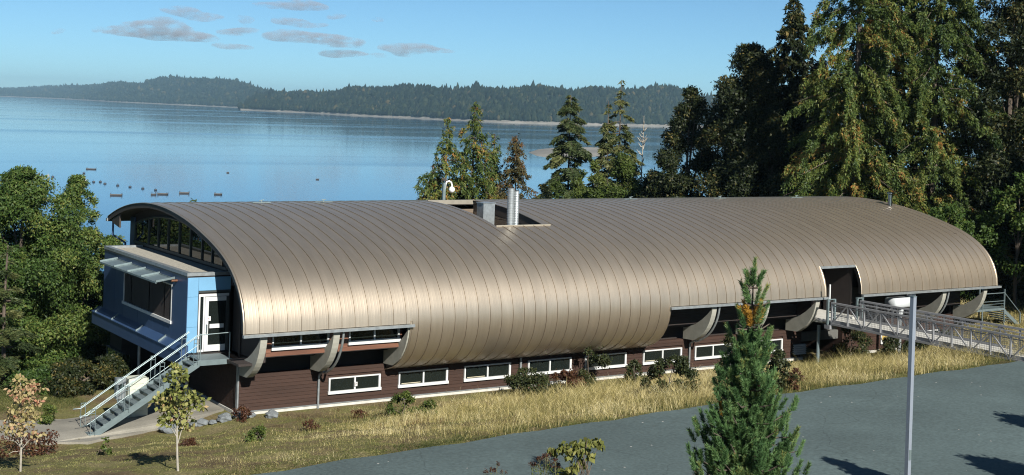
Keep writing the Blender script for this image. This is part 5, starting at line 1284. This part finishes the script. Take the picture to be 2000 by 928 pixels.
# tidal spit
def spit():
    P = [(1026, 298), (1045, 292), (1075, 289), (1120, 287), (1180, 288), (1215, 294), (1190, 304), (1130, 310), (1075, 310), (1042, 305)]
    v = []; c = np.zeros(3)
    for x, y in P:
        hz = HY + ROLL * (x - 1000); d = F_PX * (CAM[2] - WATER_Z) / (y - hz); p = at(x, y, d); v.append(p)
    v = np.array(v); c = v.mean(0); n = len(v)
    V = np.r_[v + [0, 0, -1.0], v * .9 + c * .1 + [0, 0, .35], v * .5 + c * .5 + [0, 0, .9], [c + [0, 0, 1.1]]]
    fs = []
    for r2 in range(2):
        for i in range(n): fs.append((r2 * n + i, r2 * n + (i + 1) % n, (r2 + 1) * n + (i + 1) % n, (r2 + 1) * n + i))
    for i in range(n): fs.append((2 * n + i, 2 * n + (i + 1) % n, 3 * n))
    me = bpy.data.meshes.new('sand_spit'); me.from_pydata([tuple(p) for p in V], [], fs); me.update()
    tag(link('sand_spit', me, SAND, None, True), kind='structure')
spit()
def on_water(px, py):
    hz = HY + ROLL * (px - 1000) ; d = F_PX * (CAM[2] - WATER_Z) / (py - hz); return at(px, py, d), d
# rafts
RAFTS = [('small raft farthest left, apart from the others near the alder tops', 178, 331, 4.2), ('long raft nearest the left trees in the front row', 227, 382, 3.9), ('short raft touching the long one in the middle of the front row', 300, 381, 1.6),
         ('long raft second from left in the front row', 318, 380, 3.4), ('long raft with posts directly above the poplar top', 360, 378, 3.4), ('raft at the right end of the front row', 426, 380.5, 2.5), ('tiny square float alone in the open water', 445, 338, 1.1), ('tiny faint float farthest right on the water', 620, 351, 1.4)]
for lab, px, py, L_ in RAFTS:
    p, d = on_water(px, py); t = thing('raft', lab, 'raft', (p[0], p[1], WATER_Z), 'rafts moored on the bay')
    a = .1 + rng.uniform(-.1, .1); ex = RIGHT * math.cos(a) + FWD * math.sin(a); ey = np.array([-ex[1], ex[0], 0]); h = L_ / 2; w2 = 1.0 if L_ > 1.5 else .5
    def R3(x0, x1, y0, y1, z0, z1, nm, mt):
        MB().hexa([tuple(p * [1, 1, 0] + [0, 0, WATER_Z + z] + ex * x + ey * y) for z in (z0, z1) for x, y in ((x0, y0), (x1, y0), (x1, y1), (x0, y1))]).build(nm, mt, t)
    R3(-h, h, -w2, w2, -.2, .36, 'float_body', RAFT); R3(-h - .05, h + .05, -w2 - .05, w2 + .05, .36, .45, 'deck', RAFTTOP)
    if L_ > 1.5:
        for x in (-h + .1, h - .1):
            R3(x - .05, x + .05, -w2, -w2 + .1, .45, .95, 'post', RAFT); R3(x - .05, x + .05, w2 - .1, w2, .45, .95, 'post', RAFT)
BUOYLAB = ['pale buoy almost hidden at the left end of the line above the big alder', 'second pale buoy from the left end of the line', 'first dark buoy from the left, just past two pale ones', 'pale buoy between two dark ones above the gap in the alders',
  'dark buoy left of the slender alder top', 'dark stake buoy standing apart below the lone small raft', 'pale buoy seen through the slender alder top', 'dark buoy between two pale ones beside the slender alder top', 'pale buoy at the right edge of the slender alder, last pale one in the line',
  'first dark buoy right of the last pale one', 'second dark buoy right of the last pale one, close to its neighbour', 'third dark buoy right of the last pale one, slightly lower', 'dark buoy above the long raft nearest the left trees', 'dark buoy between the long raft and the short raft',
  'dark buoy second from the right end of the line', 'dark buoy at the right end of the line, above the short raft']
for k, (px, py, pale) in enumerate([(58, 337, 1), (75, 341.5, 1), (83, 343.5, 0), (94, 343.5, 1), (103, 346, 0), (164, 339, 0), (143, 351, 1), (155, 353, 0), (167, 353.5, 1), (183, 356, 0), (196, 356, 0), (205, 359.5, 0), (230, 363, 0), (254, 366, 0), (279, 369, 0), (304, 372, 0)]):
    p, d = on_water(px, py)
    t = thing('buoy', BUOYLAB[k], 'buoy', (p[0], p[1], WATER_Z), 'line of buoys on the bay')
    MB().tube([(p[0] - .55, p[1], WATER_Z + .22), (p[0] - .4, p[1], WATER_Z + .22), (p[0] + .4, p[1], WATER_Z + .22), (p[0] + .55, p[1], WATER_Z + .22)], [.15, .3, .3, .15], 10).build('drum', BUOYW if pale else BUOY, t, True)
    MB().tube([(p[0], p[1], WATER_Z + .4), (p[0], p[1], WATER_Z + 1.0)], .07, 6).build('stub', BUOYW if pale else BUOY, t)
# white house on the far shore
p, d = on_water(648, 222.3); p = p + FWD * 130
t = thing('shore_house', 'tiny white house at the foot of the wooded far shore', 'house', (p[0], p[1], WATER_Z + 5))
z0 = WATER_Z + 4
MB().box(p[0] - 9, p[0] + 9, p[1] - 5, p[1] + 5, z0, z0 + 7).build('wall', WHITE, t)
MB().prism_x([(p[1] - 6, z0 + 7), (p[1] + 6, z0 + 7), (p[1], z0 + 11)], p[0] - 9.5, p[0] + 9.5).build('roof', M('grey_house_roof', (.45, .45, .45)), t)

# ------------------------------------------------------------------ clouds, outside the air
def cloud_mat(dens):
    m = bpy.data.materials.new('cloud_vapour'); m.use_nodes = True; n = m.node_tree.nodes; l = m.node_tree.links
    n.remove(n['Principled BSDF']); v = n.new('ShaderNodeVolumePrincipled'); v.inputs['Color'].default_value = (.6, .6, .66, 1); v.inputs['Anisotropy'].default_value = 0.0
    tc = n.new('ShaderNodeTexCoord'); mp = n.new('ShaderNodeMapping'); mp.inputs['Scale'].default_value = (.0045, .0045, .014); l.new(tc.outputs['Object'], mp.inputs[0])
    nz = n.new('ShaderNodeTexNoise'); nz.inputs['Scale'].default_value = 1.0; nz.inputs['Detail'].default_value = 4; nz.inputs['Roughness'].default_value = .6; l.new(mp.outputs[0], nz.inputs['Vector'])
    mr = n.new('ShaderNodeMapRange'); mr.inputs['From Min'].default_value = .42; mr.inputs['From Max'].default_value = .62; mr.inputs['To Min'].default_value = 0; mr.inputs['To Max'].default_value = dens
    l.new(nz.outputs[0], mr.inputs['Value']); l.new(mr.outputs[0], v.inputs['Density'])
    l.new(v.outputs[0], n['Material Output'].inputs['Volume']); return m
CM = cloud_mat(0.0042)
import bmesh
def cloud(label, puffs, dist):
    c = at(puffs[0][0], puffs[0][1], dist)
    t = thing('cloud', label, 'cloud', c, 'small grey clouds low in the sky')
    bm = bmesh.new()
    for px, py, rw, rh in puffs:
        q = at(px, py, dist) - c; W_ = 1.15 * rw * dist / F_PX; H_ = 1.45 * rh * dist / F_PX
        bmesh.ops.create_icosphere(bm, subdivisions=3, radius=1.0, matrix=Matrix.Translation(Vector(q)) @ Matrix.Rotation(-AL, 4, 'Z') @ Matrix.Diagonal(Vector((W_, W_ * .8, H_, 1))))
    ph = rng.uniform(0, 9, 3); s_ = dist / 16000
    for v in bm.verts:
        k = math.sin(v.co.x / (230 * s_) + ph[0]) * math.sin(v.co.y / (260 * s_) + ph[1]) + .7 * math.sin(v.co.x / (95 * s_) + v.co.z / (60 * s_) + ph[2])
        v.co.z += k * 14 * s_; v.co.x += 40 * s_ * math.sin(v.co.z / (40 * s_) + ph[1])
    me = bpy.data.meshes.new('vapour'); bm.to_mesh(me); bm.free(); o = link('vapour', me, CM, t)
    for md in (o.modifiers.new('merge', 'REMESH'),):
        md.mode = 'VOXEL'; md.voxel_size = 24 * s_
    return t
cloud('largest grey cloud bank left of the middle of the sky', [(290, 68, 70, 7), (350, 70, 60, 7), (240, 62, 45, 6), (310, 52, 60, 8), (380, 76, 45, 5), (330, 42, 35, 6)], 17000)
cloud('grey puff above the largest cloud bank', [(355, 22, 34, 8), (390, 32, 38, 6), (330, 20, 18, 5)], 17500)
cloud('thin streak trailing right below the largest cloud bank', [(455, 90, 34, 4), (425, 86, 18, 3)], 17200)
cloud('long bright bellied cloud in the centre of the sky', [(560, 68, 48, 8), (610, 74, 60, 8), (665, 82, 48, 7), (700, 86, 16, 5)], 16500)
cloud('thin streak under the long central cloud', [(665, 104, 46, 5), (640, 100, 14, 4), (735, 108, 16, 4)], 16600)
cloud('long flat cloud farthest right', [(795, 94, 52, 8), (845, 98, 44, 4), (770, 90, 28, 6), (790, 108, 18, 3)], 16200)
cloud('small faint cloud right of the cloud bank', [(475, 38, 16, 7), (470, 62, 40, 5)], 17400)
cloud('faint wide cloud near the top edge in the middle', [(590, 10, 46, 8), (530, 8, 36, 4)], 17600)
cloud('faint streak below the cloud at the top edge', [(560, 40, 34, 6), (600, 48, 36, 4)], 17300)
cloud('tiny cloud high right of the middle', [(660, 32, 18, 4)], 17700)
cloud('tiny cloud high above the flat right cloud', [(741, 40, 13, 4)], 17800)
cloud('tiny cloud low at the far left', [(110, 62, 12, 4)], 17300)
cloud('small dark puff left of the largest bank', [(194, 58, 12, 5)], 17000)

# ------------------------------------------------------------------ air
hm = bpy.data.materials.new('thin_sea_haze'); hm.use_nodes = True; hn = hm.node_tree.nodes; hl = hm.node_tree.links
hn.remove(hn['Principled BSDF']); hv = hn.new('ShaderNodeVolumePrincipled'); hv.inputs['Color'].default_value = (.5, .8, 1.0, 1); hv.inputs['Density'].default_value = 0.6e-4; hv.inputs['Anisotropy'].default_value = .2
hl.new(hv.outputs[0], hn['Material Output'].inputs['Volume'])
hz0, hz1 = WATER_Z - 1.5, 190
me = bpy.data.meshes.new('haze'); 
hb = MB().box(-7000, 15500, -7000, 15500, hz0, hz1)
tag(hb.build('haze', hm), kind='stuff')
